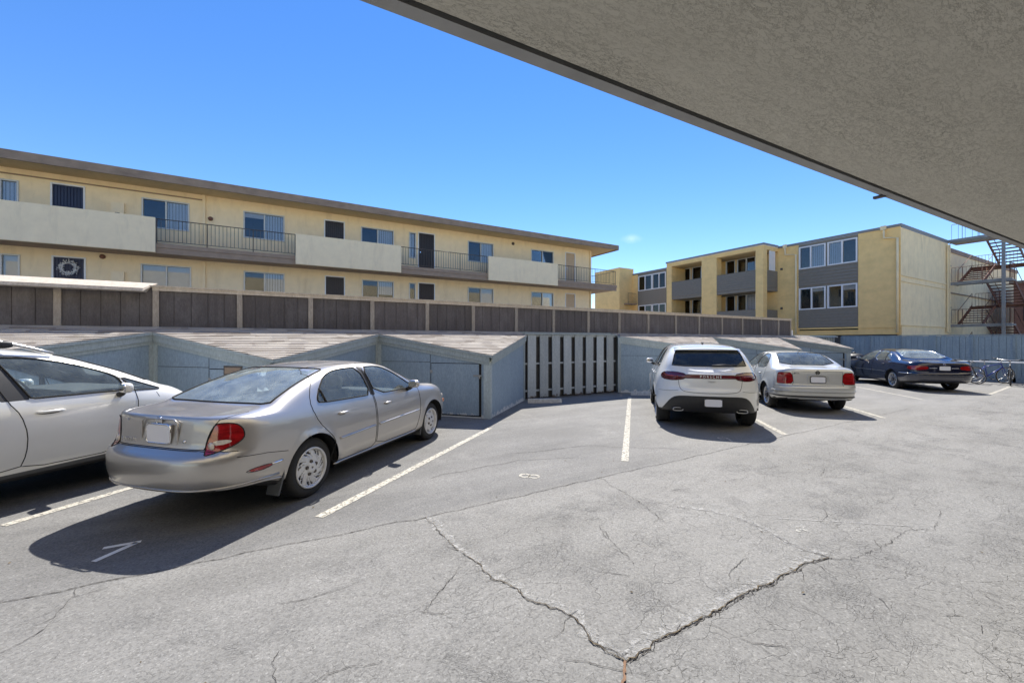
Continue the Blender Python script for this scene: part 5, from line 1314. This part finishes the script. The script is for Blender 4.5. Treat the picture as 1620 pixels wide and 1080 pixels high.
# ---- white crossover --------------------------------------------------
def crossover_white():
    sp=dict(X0=-.97,X1=3.73,W=.962,wb=2.807,wr=.365,ra=.425,rr=.255,Rr=.80,Rf=.8,nr=2.5,nf=2.3,tum=.32,shf=.93,tw=.27,wz=.36,flare=.02,winset=.03,low=.97,
      zt=[(-.97,1.12),(-.90,1.16),(-.82,1.24),(-.66,1.39),(-.48,1.53),(-.42,1.565),(0,1.64),(.8,1.675),(1.4,1.66),(1.85,1.58),(2.3,1.38),(2.7,1.18),(3.1,1.10),(3.5,.96),(3.73,.78)],
      zs=[(-.97,1.07),(-.6,1.10),(0,1.11),(.8,1.10),(2,1.07),(2.7,1.035),(3.2,.97),(3.5,.8),(3.73,.65)],
      zb=[(-.97,.35),(-.6,.31),(0,.26),(3,.26),(3.73,.3)],
      xr=[(.33,.12),(.46,.04),(.60,.0),(.74,.0),(.82,.035),(.95,.04),(1.05,.03),(1.12,.08),(1.18,.10)],
      xf=[(.2,.08),(.5,0),(.7,.06),(.9,.2)],
      plan=[(-.97,.95),(-.5,.985),(0,1.0),(2.4,.985),(3,.985),(3.73,.92)])
    c=newcar(sp,'white crossover with full-width light bar across its tail, parked beside the empty stall',(*SP(1.39,9.42),0),SA,'paint_white')
    R0,L0=c.region,c.line; zz=lambda v: v*1.03+.05
    up=lambda P:[tuple(p[:-1])+(zz(p[-1]),) for p in P]
    c.region=lambda n_,P,al,*a,**k: R0(n_,up(P),al,*a,**k)
    c.line=lambda P,al,*a,**k: L0(up(P),al,*a,**k)
    for sg in (1,-1):
        c.region('side_window',[(-.13,1.14),(-.02,1.30),(.22,1.44),(.33,1.45),(.28,1.09),(.0,1.09)],90,sg,'car_glass_dark',1,gasket=.009)
        c.region('side_window',[(.36,1.09),(.40,1.455),(.9,1.485),(1.15,1.475),(1.18,1.07)],90,sg,'car_glass_dark',1,gasket=.009)
        c.region('side_window',[(1.28,1.065),(1.24,1.47),(1.5,1.455),(1.85,1.345),(2.35,1.09),(2.30,1.055)],90,sg,'car_glass_dark',1,gasket=.009)
        D1=[(.45,.36),(.40,.62),(.25,.9),(.30,1.40),(.42,1.49),(.9,1.52),(1.2,1.51),(1.23,.34)]; D2=[(1.25,.34),(1.22,1.51),(1.5,1.49),(1.9,1.37),(2.42,1.08),(2.42,.6),(2.3,.34)]
        c.region('door',D1,90,sg,c.paint,1); c.region('door',D2,90,sg,c.paint,1)
        c.line(D1,90,sg,closed=True,ch=1); c.line(D2,90,sg,closed=True,ch=1)
        c.region('sill_cladding',[(.42,.22),(.42,.34),(2.36,.34),(2.36,.22)],90,sg,'plastic')
        T=[(-.93,.45,.905),(-.93,.45,1.0),(-.88,.66,1.03),(-.70,.84,1.025),(-.62,.89,.99),(-.60,.90,.94),(-.66,.87,.885),(-.86,.68,.865)]
        c.region('tail_light',T,30,sg,'lamp_dark',1,gasket=.004,label='smoked red tail lamp')
        c.line([(-.90,.60,.95),(-.72,.83,.955)],30,sg,r=.010,mat='lamp_red',name='light_strip',lift=.002)
    c.region('light_bar',[(-.52,.918),(.52,.918),(.52,.988),(-.52,.988)],0,1,'lamp_dark',0,gasket=.003)
    c.region('rear_window',[(-.66,1.135),(.66,1.135),(.64,1.20),(.60,1.36),(.52,1.475),(.2,1.495),(-.2,1.495),(-.52,1.475),(-.60,1.36),(-.64,1.20)],0,1,'car_glass_dark',1,gasket=.010)
    c.region('windshield',[(-.72,1.14),(.72,1.14),(.6,1.45),(.3,1.53),(-.3,1.53),(-.6,1.45)],180,1,'car_glass_dark',1,gasket=.010)
    c.region('rear_valance',[(-.86,.26),(-.80,.37),(-.70,.52),(-.60,.585),(-.4,.60),(.4,.60),(.60,.585),(.70,.52),(.80,.37),(.86,.26)],0,1,'plastic',1,cond=lambda p:p.x<-.3)
    c.line([(-.56,.91),(-.535,.72),(-.44,.665),(0,.65),(.44,.665),(.535,.72),(.56,.91)],0,1,r=.004,ch=2)
    c.region('bumper',[(-.93,.28),(-.93,.66),(-.44,.655),(.44,.655),(.93,.66),(.93,.28)],0,1,c.paint,0,cond=lambda p:p.x<-.42)
    c.line([(-.90,.66),(-.70,.67),(-.56,.69)],0,1,r=.003); c.line([(.90,.66),(.70,.67),(.56,.69)],0,1,r=.003)
    c.finish()
    b=MB(); P=[]
    for k in range(21):
        y=-.60+1.2*k/20; P.append((y,))
    for k in range(20):
        y0,y1=-.60+.06*k,-.54+.06*k; f=lambda y:.03*(abs(y)/.6)**2
        b.hexa([(-.52+f(y0),y0,1.525),(-.52+f(y1),y1,1.525),(-.36,y1,1.57),(-.36,y0,1.57)][::-1],[(-.53+f(y0),y0,1.553-.02*(abs(y0)/.6)**2),(-.53+f(y1),y1,1.553-.02*(abs(y1)/.6)**2),(-.34,y1,1.594-.03*(abs(y1)/.6)**2),(-.34,y0,1.594-.03*(abs(y0)/.6)**2)][::-1])
    b.build('roof_spoiler','paint_white',c.root)
    rear_text(c,'P O R S C H E',.062,0,1.034,'white'); rear_text(c,'Macan',.05,-.02,.945,'alloy')
    b=MB(); p,n=c.surf(0,1,-.05,1.235); q,_=c.surf(0,1,-.48,1.25); b.tube([p+Vector((-.03,0,0)),(p+q)/2+Vector((-.035,0,.01)),q+Vector((-.02,0,0))],[.018,.012,.008],8); b.build('rear_wiper','plastic',c.root)
    plate(c,-.04,.545,.31,.15,'plastic')
    for sg in (1,-1):
        p,n=c.surf(0,1,sg*.56,.42)
        b=MB(); b.tube(chbox(p.x-.01,sg*.56,.385,.18,.06),.008,8,closed=True); e=b.build('exhaust_tip','alloy',c.root)
        b=MB(); b.box(p.x-.005,p.x+.1,sg*.56-.1,sg*.56+.1,.365,.405); b.build('exhaust_core','gap',e)
        handle(c,.62,1.0,sg,c.paint,.18); handle(c,1.5,.99,sg,c.paint,.18); mirror(c,2.12,1.20,sg,'paint_white')
        p,n=c.surf(20,sg,.76,.585)
        if p: b=MB(); ellip(b,tuple(p),(.02,.05,.014),p=4); b.build('reflector','gap',c.root)
    b=MB(); ellip(b,(.05,0,1.665),(.09,.02,.025),p=2); b.build('antenna_fin','plastic',c.root)
    interior(c,1.12,1.5,.6,1.66,mat='seat_dark',dash=2.3,W=.64)
    add_wheels(c,'multi','alloy')
    return c
# ---- pale compact sedan ----------------------------------------------
def sedan_pale():
    sp=dict(X0=-.96,X1=3.42,W=.868,wb=2.513,wr=.315,ra=.365,rr=.205,Rr=.42,Rf=.6,nr=3.0,nf=2.5,tum=.33,shf=.94,tw=.2,flare=.016,
      zt=[(-.96,1.045),(-.8,1.07),(-.5,1.085),(-.34,1.10),(-.15,1.20),(.15,1.34),(.35,1.40),(.8,1.44),(1.2,1.446),(1.5,1.42),(1.75,1.34),(2.15,1.10),(2.3,1.02),(2.8,.96),(3.2,.85),(3.42,.70)],
      zs=[(-.96,1.0),(-.5,1.01),(.5,.985),(2.2,.93),(2.8,.87),(3.42,.65)],
      zb=[(-.96,.33),(-.5,.28),(0,.2),(2.5,.2),(3.42,.24)],
      xr=[(.3,.06),(.45,.01),(.58,.0),(.635,.01),(.66,.05),(.8,.06),(.95,.07),(1.05,.10)],
      xf=[(.2,.06),(.5,0),(.7,.08),(.9,.2)],
      plan=[(-.96,.95),(-.5,.985),(.3,1.0),(2.2,1.0),(3.42,.92)])
    c=newcar(sp,'pale silver compact sedan with squarish red tail lamps, between white crossover and navy sedan',(*SP(4.15,12.2),0),SA,'paint_pale')
    for sg in (1,-1):
        c.region('side_window',[(.10,1.03),(.16,1.18),(.35,1.33),(.55,1.365),(.88,1.375),(.94,1.0)],90,sg,'car_glass',1,gasket=.008)
        c.region('side_window',[(1.02,1.0),(.98,1.375),(1.3,1.365),(1.55,1.29),(2.0,1.04),(1.98,.985)],90,sg,'car_glass',1,gasket=.008)
        D1=[(.40,.34),(.36,.6),(.05,.85),(.03,1.05),(.3,1.37),(.55,1.405),(.92,1.41),(.98,.95),(.97,.32)]; D2=[(.99,.32),(1.0,.95),(.94,1.41),(1.3,1.40),(1.6,1.31),(2.1,1.03),(2.15,.6),(2.05,.32)]
        c.region('door',D1,90,sg,c.paint,1); c.region('door',D2,90,sg,c.paint,1)
        c.line(D1,90,sg,closed=True,ch=1); c.line(D2,90,sg,closed=True,ch=1)
        c.line([(.45,.55),(1.95,.57)],90,sg,r=.013,mat='plastic_gray',name='side_molding',lift=.003)
        T=[(-.90,.50,.70),(-.90,.535,.96),(-.86,.70,.965),(-.80,.77,.96),(-.765,.80,.93),(-.755,.815,.72),(-.79,.79,.69),(-.86,.72,.69)]
        c.region('tail_light',T,28,sg,'lamp_red',1,gasket=.004)
    c.region('rear_window',[(-.60,1.115),(.60,1.115),(.52,1.34),(.45,1.395),(.2,1.405),(-.2,1.405),(-.45,1.395),(-.52,1.34)],0,1,'car_glass',1,gasket=.009)
    c.region('windshield',[(-.66,1.08),(.66,1.08),(.52,1.37),(.3,1.41),(-.3,1.41),(-.52,1.37)],180,1,'car_glass',1,gasket=.009)
    TR=[(-.52,.66),(.52,.66),(.49,.72),(.51,.95),(.515,.985),(0,.99),(-.515,.985),(-.51,.95),(-.49,.72)]
    c.region('trunk_lid',TR,0,1,c.paint,cond=lambda p:p.x<-.72); c.line(TR,0,1,r=.004,closed=True)
    c.region('bumper',[(-.9,.33),(.9,.33),(.9,.645),(-.9,.645)],0,1,c.paint,0,cond=lambda p:p.x<-.45)
    c.line([(-.84,.645),(.84,.645)],0,1,r=.004); c.line([(-.85,.53),(0,.53),(.85,.53)],0,1,r=.012,mat='paint_pale',name='bumper_strip',lift=.010); c.line([(-.84,.50),(.84,.50)],0,1,r=.004); c.line([(-.85,.40),(.85,.40)],0,1,r=.02,mat='plastic',name='bumper_valance')
    c.finish()
    plate(c,0,.80,.31,.15,'plastic',recess=(.42,.20,'paint_pale')); badge_at(c,0,0,.965,.04,'vw','gap')
    rear_text(c,'JETTA',.045,.43,.945,'gap')
    for sg in (1,-1):
        handle(c,.45,.86,sg,c.paint,.16); handle(c,1.3,.85,sg,c.paint,.16); mirror(c,1.95,1.04,sg,'plastic')
    b=MB(); b.tube([(.35,0,1.395),(.30,0,1.43),(.1,0,1.47)],[.008,.004,.003],6); b.build('antenna','plastic',c.root)
    interior(c,.99,1.25,.48,1.44,shelf=(-.3,.1,1.03),mat='seat',dash=1.95,W=.6)
    add_wheels(c,'alloy','alloy')
    return c
# ---- navy executive sedan ---------------------------------------------
def sedan_navy():
    sp=dict(X0=-1.16,X1=3.93,W=.931,wb=3.03,wr=.33,ra=.38,rr=.225,Rr=.5,Rf=.65,nr=2.8,nf=2.5,tum=.36,shf=.935,tw=.235,flare=.012,
      zt=[(-1.16,.98),(-1.0,1.01),(-.55,1.04),(-.30,1.06),(-.05,1.17),(.35,1.33),(.6,1.38),(1.1,1.42),(1.5,1.425),(1.85,1.38),(2.2,1.22),(2.55,1.03),(2.8,.985),(3.4,.92),(3.75,.82),(3.93,.7)],
      zs=[(-1.16,.93),(-.5,.965),(.5,.955),(2.4,.92),(3.2,.87),(3.93,.64)],
      zb=[(-1.16,.33),(-.6,.27),(0,.2),(3,.2),(3.93,.24)],
      xr=[(.3,.08),(.42,.01),(.55,.0),(.63,.01),(.655,.05),(.8,.055),(.95,.08),(1.0,.1)],
      xf=[(.2,.06),(.5,0),(.7,.04),(.9,.15)],
      plan=[(-1.16,.94),(-.5,.98),(.3,1.0),(2.4,1.0),(3.93,.93)])
    c=newcar(sp,'navy blue long sedan with wide red tail lamps near the blue fence and bicycles',(*SP(9.95,18.35),0),SA,'paint_navy')
    for sg in (1,-1):
        c.region('side_window',[(.22,1.01),(.36,1.20),(.55,1.30),(.8,1.345),(1.14,1.36),(1.24,.985)],90,sg,'car_glass',1,gasket=.009,gmat='chrome')
        c.region('side_window',[(1.32,.985),(1.24,1.36),(1.6,1.345),(1.85,1.27),(2.3,1.01),(2.28,.965)],90,sg,'car_glass',1,gasket=.009,gmat='chrome')
        c.line([(.52,.99),(.62,1.32)],90,sg,r=.014,name='window_divider',lift=.002)
        D1=[(.42,.34),(.36,.6),(.1,.85),(.12,1.03),(.5,1.33),(.8,1.385),(1.2,1.395),(1.28,.95),(1.27,.32)]; D2=[(1.29,.32),(1.30,.95),(1.22,1.395),(1.6,1.385),(1.95,1.27),(2.42,1.0),(2.5,.6),(2.4,.32)]
        c.region('door',D1,90,sg,c.paint,1); c.region('door',D2,90,sg,c.paint,1)
        c.line(D1,90,sg,closed=True,ch=1); c.line(D2,90,sg,closed=True,ch=1)
        for a,e in (((-.95,.615),(-.42,.605)),((.42,.60),(1.26,.60)),((1.31,.60),(2.58,.60)),((3.45,.60),(3.75,.60))): c.line([a,e],90,sg,r=.012,mat='chrome',name='side_molding',lift=.003)
        T=[(-1.08,.42,.755),(-1.08,.42,.86),(-1.04,.60,.885),(-.96,.76,.885),(-.84,.86,.86),(-.80,.88,.80),(-.86,.86,.745),(-1.0,.72,.725)]
        c.region('tail_light',T,25,sg,'lamp_red',1,gasket=.004)
    c.region('rear_window',[(-.64,1.10),(.64,1.10),(.54,1.32),(.46,1.37),(.2,1.38),(-.2,1.38),(-.46,1.37),(-.54,1.32)],0,1,'car_glass_dusty_sheen',1,gasket=.010,gmat='chrome')
    c.region('windshield',[(-.72,1.06),(.72,1.06),(.55,1.34),(.3,1.385),(-.3,1.385),(-.55,1.34)],180,1,'car_glass',1,gasket=.010)
    TR=[(-.42,.66),(.42,.66),(.42,.86),(.62,.925),(0,.955),(-.62,.925),(-.42,.86)]
    c.region('trunk_lid',TR,0,1,c.paint,cond=lambda p:p.x<-.95); c.line(TR,0,1,r=.003,closed=True)
    c.region('bumper',[(-.95,.33),(.95,.33),(.95,.645),(-.95,.645)],0,1,c.paint,0,cond=lambda p:p.x<-.55)
    c.line([(-.88,.56),(0,.56),(.88,.56)],0,1,r=.016,mat='plastic_gray',name='bumper_strip',lift=.004)
    c.line([(.40,.80),(.18,.80)],0,1,r=.008,mat='chrome',name='trunk_trim'); c.line([(-.40,.80),(-.18,.80)],0,1,r=.008,mat='chrome',name='trunk_trim')
    c.finish()
    plate(c,0,.80,.31,.15,'plastic'); badge_at(c,0,0,.92,.035,'round'); rear_text(c,'740iL',.06,-.55,.92)
    for sg in (1,-1):
        handle(c,.55,.86,sg,c.paint,.16); handle(c,1.55,.85,sg,c.paint,.16); mirror(c,2.15,1.03,sg,'paint_navy')
    interior(c,.97,1.5,.65,1.42,shelf=(-.25,.2,1.0),mat='seat',dash=2.3,W=.64)
    add_wheels(c,'multi','alloy'); exhaust(c,.5,.28,.028,x=-1.02)
    return c
# ---- white wagon --------------------------------------------------------
def wagon_white():
    sp=dict(X0=-1.05,X1=3.72,W=.915,wb=2.745,wr=.345,ra=.40,rr=.225,Rr=.5,Rf=.75,nr=2.8,nf=2.4,tum=.32,shf=.945,tw=.225,flare=.02,low=.97,
      zt=[(-1.05,1.10),(-.95,1.25),(-.7,1.50),(-.5,1.58),(.2,1.65),(1.0,1.668),(1.5,1.65),(1.95,1.585),(2.4,1.43),(2.80,1.22),(3.0,1.12),(3.08,1.098),(3.3,1.0),(3.6,.86),(3.72,.74)],
      zs=[(-1.05,1.05),(-.5,1.085),(.5,1.085),(2.4,1.06),(2.9,1.0),(3.4,.9),(3.72,.7)],
      zb=[(-1.05,.33),(0,.27),(3,.27),(3.72,.3)],
      xr=[(.3,.06),(.5,0),(.7,.02),(1.1,.05)], xf=[(.2,.08),(.5,0),(.7,.04),(.9,.12)],
      plan=[(-1.05,.95),(0,1.0),(2.4,1.0),(3.0,.985),(3.72,.93)])
    c=newcar(sp,'white wagon with roof rails cut off by the left edge, beside the silver sedan',(*SP(-6.87,1.02),0),SA,'paint_wagon')
    for sg in (1,-1):
        c.region('side_window',[(.30,1.125),(.34,1.42),(.5,1.485),(1.0,1.51),(1.26,1.51),(1.29,1.49),(1.43,1.14),(1.43,1.105),(.9,1.105)],90,sg,'car_glass_dark',1,gasket=.010)
        c.region('side_window',[(1.66,1.105),(1.64,1.15),(1.48,1.52),(1.50,1.535),(1.75,1.52),(2.05,1.45),(2.36,1.325),(2.46,1.26),(2.50,1.12),(2.49,1.105),(2.1,1.105),(1.8,1.105)],90,sg,'car_glass',1,gasket=.010)
        c.region('quarter_window',[(2.55,1.10),(2.50,1.245),(2.53,1.245),(2.90,1.085),(2.88,1.075),(2.58,1.09)],90,sg,'car_glass',0,gasket=.008)
        c.region('pillar_trim',[(1.29,1.525),(1.465,1.52),(1.655,1.095),(1.44,1.095)],90,sg,'plastic')
        c.region('cladding',[(-1.2,.22),(-1.2,.385),(-.38,.385),(.4,.36),(2.35,.38),(3.9,.40),(3.9,.22)],90,sg,'plastic_gray')
        D1=[(.45,.40),(.38,.7),(.15,.95),(.25,1.45),(.5,1.53),(1.35,1.56),(1.49,1.09),(1.57,.95),(1.61,.75),(1.60,.55),(1.55,.40)]
        D2=[(1.55,.40),(1.60,.55),(1.61,.75),(1.57,.95),(1.49,1.09),(1.35,1.56),(1.7,1.54),(2.1,1.43),(2.5,1.26),(2.62,1.05),(2.56,.6),(2.42,.40)]
        c.region('door',D1,90,sg,c.paint,1); c.region('door',D2,90,sg,c.paint,1)
        c.line(D1,90,sg,closed=True,ch=1,r=.0045); c.line(D2,90,sg,closed=True,ch=1,r=.0045)
        c.line([(2.84,1.04),(2.86,.98)],90,sg,r=.003)
    c.region('windshield',[(-.74,1.14),(.74,1.14),(.62,1.42),(.5,1.54),(-.5,1.54),(-.62,1.42)],180,1,'car_glass',1,gasket=.010)
    c.region('rear_window',[(-.68,1.16),(.68,1.16),(.55,1.5),(-.55,1.5)],0,1,'car_glass_dark',1,gasket=.010)
    c.finish()
    for sg in (1,-1):
        handle(c,.78,.98,sg,c.paint,.2); handle(c,1.79,.955,sg,c.paint,.22); mirror(c,2.42,1.14,sg,'chrome' if False else 'paint_wagon')
        y=sg*.60; pts=[]
        for k in range(25):
            x=-.55+2.5*k/24; z=pch(sp['zt'])(x)+.012; lift=.072*min(1,min(k,24-k)/4)
            pts.append((x,y*(1-.02*(k/24)),z-.035+lift))
        b=MB(); b.tube(pts,.019,8); o_=b.build('roof_rail','alloy',c.root)
        b=MB(); ellip(b,(1.53,y*.98,1.665),(.11,.035,.04),p=3); ellip(b,(.0,y,1.63),(.13,.03,.022),p=3); b.build('rail_foot','plastic',o_)
    b=MB()
    for x in (1.50,.05): 
        pts=[(x,-.62,1.67),(x,-.60,1.70),(x,-.5,1.712),(x,.5,1.712),(x,.60,1.70),(x,.62,1.67)]; b.tube(pts,.017,8)
    b.build('roof_crossbar','plastic',c.root)
    interior(c,1.10,1.75,.8,1.6,mat='seat_dark',dash=2.5,W=.66)
    b=MB(); b.hexa([(2.1,-.62,1.115),(2.85,-.62,1.115),(2.85,.62,1.115),(2.1,.62,1.115)],[(2.1,-.6,1.13),(2.7,-.6,1.13),(2.7,.6,1.13),(2.1,.6,1.13)]); b.build('dash_top','seat_dark',c.root)
    add_wheels(c,'multi','alloy')
    return c
cs=sedan_silver(); crossover_white(); sedan_pale(); sedan_navy(); wagon_white()
# papers and small boxes lying on the silver sedan's parcel shelf
def onshelf(name,x,y,dims,rot,label,cat,z=1.005):
    m=Matrix.Translation((*SP(-4.23,3.70),0))@Matrix.Rotation(SA,4,'Z'); p=m@Vector((x,y,z))
    o=empty(name,tuple(p),label,cat,SA+rot); b=MB(); w,d,h=dims; b.box(-d/2,d/2,-w/2,w/2,0,h); b.build('sheet' if h<.02 else 'box_body','paper',o); return o
onshelf('paper_card',-.18,-.30,(.12,.10,.008),.2,'white card leaning on the right of the silver sedan rear shelf','card')
onshelf('paper_card',-.16,-.46,(.12,.10,.008),-.1,'white card in the far right corner of the silver sedan rear shelf','card')
onshelf('tissue_box',-.15,.22,(.22,.11,.07),.15,'pale tissue box on the left of the silver sedan rear shelf','box')
onshelf('paper_card',-.05,-.02,(.3,.1,.006),.5,'loose white sheet in the middle of the silver sedan rear shelf','card')
# ------------------------------------------------------------------ bicycles
def bicycle(loc,rz,label,frame,wr=.335,tilt=0,small=False):
    o=empty('bicycle',loc,label,'bicycle',rz,'bicycles along the blue fence'); o.rotation_euler=(tilt,0,rz); k=wr/.335; wb=1.05 if not small else .85
    def wheel(x):
        b=MB(); b.lathe([(wr-.022,-.022),(wr-.006,-.018),(wr,0),(wr-.006,.018),(wr-.022,.022)],40,'y'); w=b.build('wheel','rubber',o); w.location=(x,0,wr)
        b=MB(); b.lathe([(wr-.045,-.012),(wr-.022,-.018),(wr-.022,.018),(wr-.045,.012),(wr-.045,-.012)],40,'y'); b.build('rim','alloy',w)
        b=MB()
        for i in range(18):
            a=2*math.pi*i/18; b.tube([(.02*math.cos(a+.9),.02*(-1)**i,.02*math.sin(a+.9)),((wr-.04)*math.cos(a),0,(wr-.04)*math.sin(a))],.0022,4,cap=False)
        b.lathe([(.0,-.04),(.022,-.04),(.022,.04),(0,.04)],12,'y'); b.build('spokes','alloy',w)
    wheel(0); wheel(wb)
    bb=(.42,0,.29*k if not small else .28); st=(.30,0,.74); hd=(wb-.17,0,.80 if not small else .72); hl=(wb-.12,0,.66 if not small else .58)
    b=MB(); b.tube([bb,st],.017); b.tube([bb,hl],.021); b.tube([(st[0]+.02,0,st[2]-.05),hd],.018); b.tube([hd,hl],.021)
    for s_ in (.05,-.05): b.tube([(0,s_,wr),(bb[0],s_*.6,bb[2])],.010); b.tube([(0,s_,wr),(st[0],s_*.3,st[2]-.05)],.009)
    b.build('frame',frame,o)
    b=MB(); 
    for s_ in (.05,-.05): b.tube([(wb,s_,wr),(wb-.10,s_,.60 if not small else .5),(hl[0],s_*.5,hl[2]-.0)],.013)
    b.build('fork',frame,o)
    b=MB(); b.tube([hd,(hd[0]-.03,0,hd[2]+.12),(hd[0]+.05,0,hd[2]+.16)],.015); z=hd[2]+.17; x=hd[0]+.05
    b.tube([(x-.08,-.31,z+.02),(x-.03,-.15,z+.01),(x,0,z),(x-.03,.15,z+.01),(x-.08,.31,z+.02)],.013); hb=b.build('handlebar','alloy',o)
    for s_ in (1,-1): b=MB(); b.tube([(x-.05,s_*.20,z+.015),(x-.085,s_*.32,z+.02)],.019); b.tube([(x-.02,s_*.17,z-.01),(x+.03,s_*.22,z-.05),(x,s_*.28,z-.05)],.006); b.build('grip','plastic',hb)
    b=MB(); b.tube([st,(st[0]-.03,0,st[2]+.16)],.013); b.build('seat_post','alloy',o)
    b=MB(); ellip(b,(st[0]-.10,0,st[2]+.20),(.09,.07,.028),p=2.2); ellip(b,(st[0]+.03,0,st[2]+.205),(.12,.028,.022),p=2.2); b.build('saddle','plastic',o)
    b=MB(); b.lathe([(.085,-.045),(.09,-.045),(.09,-.05),(.085,-.05),(.085,-.045)],24,'y',bb); b.tube([(bb[0],-.06,bb[2]),(bb[0]+.12,-.07,bb[2]-.11)],.009); b.tube([(bb[0],.06,bb[2]),(bb[0]-.12,.07,bb[2]+.11)],.009)
    b.box(bb[0]+.08,bb[0]+.17,-.15,-.07,bb[2]-.125,bb[2]-.10); b.box(bb[0]-.17,bb[0]-.08,.07,.15,bb[2]+.10,bb[2]+.125)
    b.tube([(0,-.045,wr+.04),(bb[0],-.047,bb[2]+.085)],.004,4); b.tube([(0,-.045,wr-.04),(bb[0],-.047,bb[2]-.085)],.004,4); b.build('crankset','iron',o)
    return o
def yawto(a,c): return math.atan2(c[1]-a[1],c[0]-a[0])
bicycle((24.70,5.12,0),R(-38),'blue mountain bicycle seen side on, leaning along the blue fence','bike_blue',tilt=R(5))
bicycle((25.45,4.33,0),R(191),'dark bicycle with wide handlebars seen end on, rightmost at the pipe rail','bike_dark')
bicycle((24.25,5.80,0),R(-88),'small-wheeled bicycle standing in front of the blue mountain bicycle','bike_dark',wr=.24,small=True)
o=empty('trash_bag',(24.2,8.9),'black bulging trash bag on a bin by the last blue shed, behind the navy hood','bag')
b=MB(); ellip(b,(0,0,.93),(.38,.36,.2),p=2.1); ellip(b,(.1,.1,1.12),(.08,.08,.08),p=2); b.build('bag_body','bag',o)
b=MB(); b.hexa([(-.26,-.26,0),(.26,-.26,0),(.26,.26,0),(-.26,.26,0)],[(-.31,-.31,.9),(.31,-.31,.9),(.31,.31,.9),(-.31,.31,.9)]); o2=b.build('bin_body','plastic_gray',o)

# ------------------------------------------------------------------ sky, sun, camera
SUN_AZ=R(53.8); SUN_EL=R(53.8)
w=bpy.data.worlds.new('World'); scene.world=w; w.use_nodes=True; nt=w.node_tree; nt.nodes.clear()
out=nt.nodes.new('ShaderNodeOutputWorld'); bg=nt.nodes.new('ShaderNodeBackground'); sky=nt.nodes.new('ShaderNodeTexSky')
sky.sky_type='NISHITA'; sky.sun_disc=False; sky.sun_elevation=SUN_EL; sky.sun_rotation=R(90)-SUN_AZ; sky.altitude=10; sky.air_density=1.0; sky.dust_density=0.0; sky.ozone_density=3.0
hs=nt.nodes.new('ShaderNodeHueSaturation'); hs.inputs['Hue'].default_value=.505; hs.inputs['Saturation'].default_value=1.26
nt.links.new(sky.outputs[0],hs.inputs['Color'])
# one small wisp of cloud, fixed in the sky
tc=nt.nodes.new('ShaderNodeTexCoord')
cd=Vector((math.sin(YAW)*1+math.cos(YAW)*.29,math.cos(YAW)*1-math.sin(YAW)*.29,.25)).normalized()
dt=nt.nodes.new('ShaderNodeVectorMath'); dt.operation='SUBTRACT'; dt.inputs[1].default_value=cd; nt.links.new(tc.outputs['Generated'],dt.inputs[0])
sc=nt.nodes.new('ShaderNodeVectorMath'); sc.operation='MULTIPLY'; sc.inputs[1].default_value=(1,1,2.2); nt.links.new(dt.outputs[0],sc.inputs[0])
ln=nt.nodes.new('ShaderNodeVectorMath'); ln.operation='LENGTH'; nt.links.new(sc.outputs[0],ln.inputs[0])
nz=nt.nodes.new('ShaderNodeTexNoise'); nz.inputs['Scale'].default_value=60; nz.inputs['Detail'].default_value=5; nt.links.new(tc.outputs['Generated'],nz.inputs['Vector'])
m1=nt.nodes.new('ShaderNodeMath'); m1.operation='MULTIPLY_ADD'; nt.links.new(nz.outputs['Fac'],m1.inputs[0]); m1.inputs[1].default_value=-.02; nt.links.new(ln.outputs['Value'],m1.inputs[2])
mr=nt.nodes.new('ShaderNodeMapRange'); mr.interpolation_type='SMOOTHSTEP'; nt.links.new(m1.outputs[0],mr.inputs[0]); mr.inputs[1].default_value=.018; mr.inputs[2].default_value=-.012; mr.inputs[4].default_value=.16
mx=nt.nodes.new('ShaderNodeMix'); mx.data_type='RGBA'; nt.links.new(mr.outputs[0],mx.inputs[0]); tn=nt.nodes.new('ShaderNodeMix'); tn.data_type='RGBA'; tn.blend_type='MULTIPLY'; tn.inputs[0].default_value=1; nt.links.new(hs.outputs[0],tn.inputs[6]); tn.inputs[7].default_value=(.98,.93,.98,1); nt.links.new(tn.outputs[2],mx.inputs[6]); mx.inputs[7].default_value=(9,9.2,9.6,1)
nt.links.new(mx.outputs[2],bg.inputs[0]); bg.inputs[1].default_value=.095; nt.links.new(bg.outputs[0],out.inputs[0])
sl=bpy.data.lights.new('sun','SUN'); sl.energy=3.9; sl.angle=R(.5); sl.color=(1,.95,.87)
so_=bpy.data.objects.new('sun',sl); COL.objects.link(so_)
d=Vector((math.cos(SUN_AZ)*math.cos(SUN_EL),math.sin(SUN_AZ)*math.cos(SUN_EL),math.sin(SUN_EL)))
so_.rotation_euler=d.to_track_quat('Z','Y').to_euler()
cam=bpy.data.cameras.new('camera'); cam.sensor_width=36; cam.lens=36*650/1620; cam.clip_start=.05; cam.clip_end=1500
co=bpy.data.objects.new('camera',cam); COL.objects.link(co); co.location=(0,0,1.70); co.rotation_euler=(R(90),0,-YAW); scene.camera=co
scene.view_settings.view_transform='Standard'; scene.view_settings.look='None'; scene.view_settings.exposure=1.13; scene.view_settings.gamma=1
scene.render.engine='CYCLES'; scene.cycles.max_bounces=8; scene.cycles.diffuse_bounces=4; scene.cycles.glossy_bounces=4; scene.cycles.transparent_max_bounces=16
scene.cycles.sample_clamp_indirect=8; scene.cycles.use_denoising=True
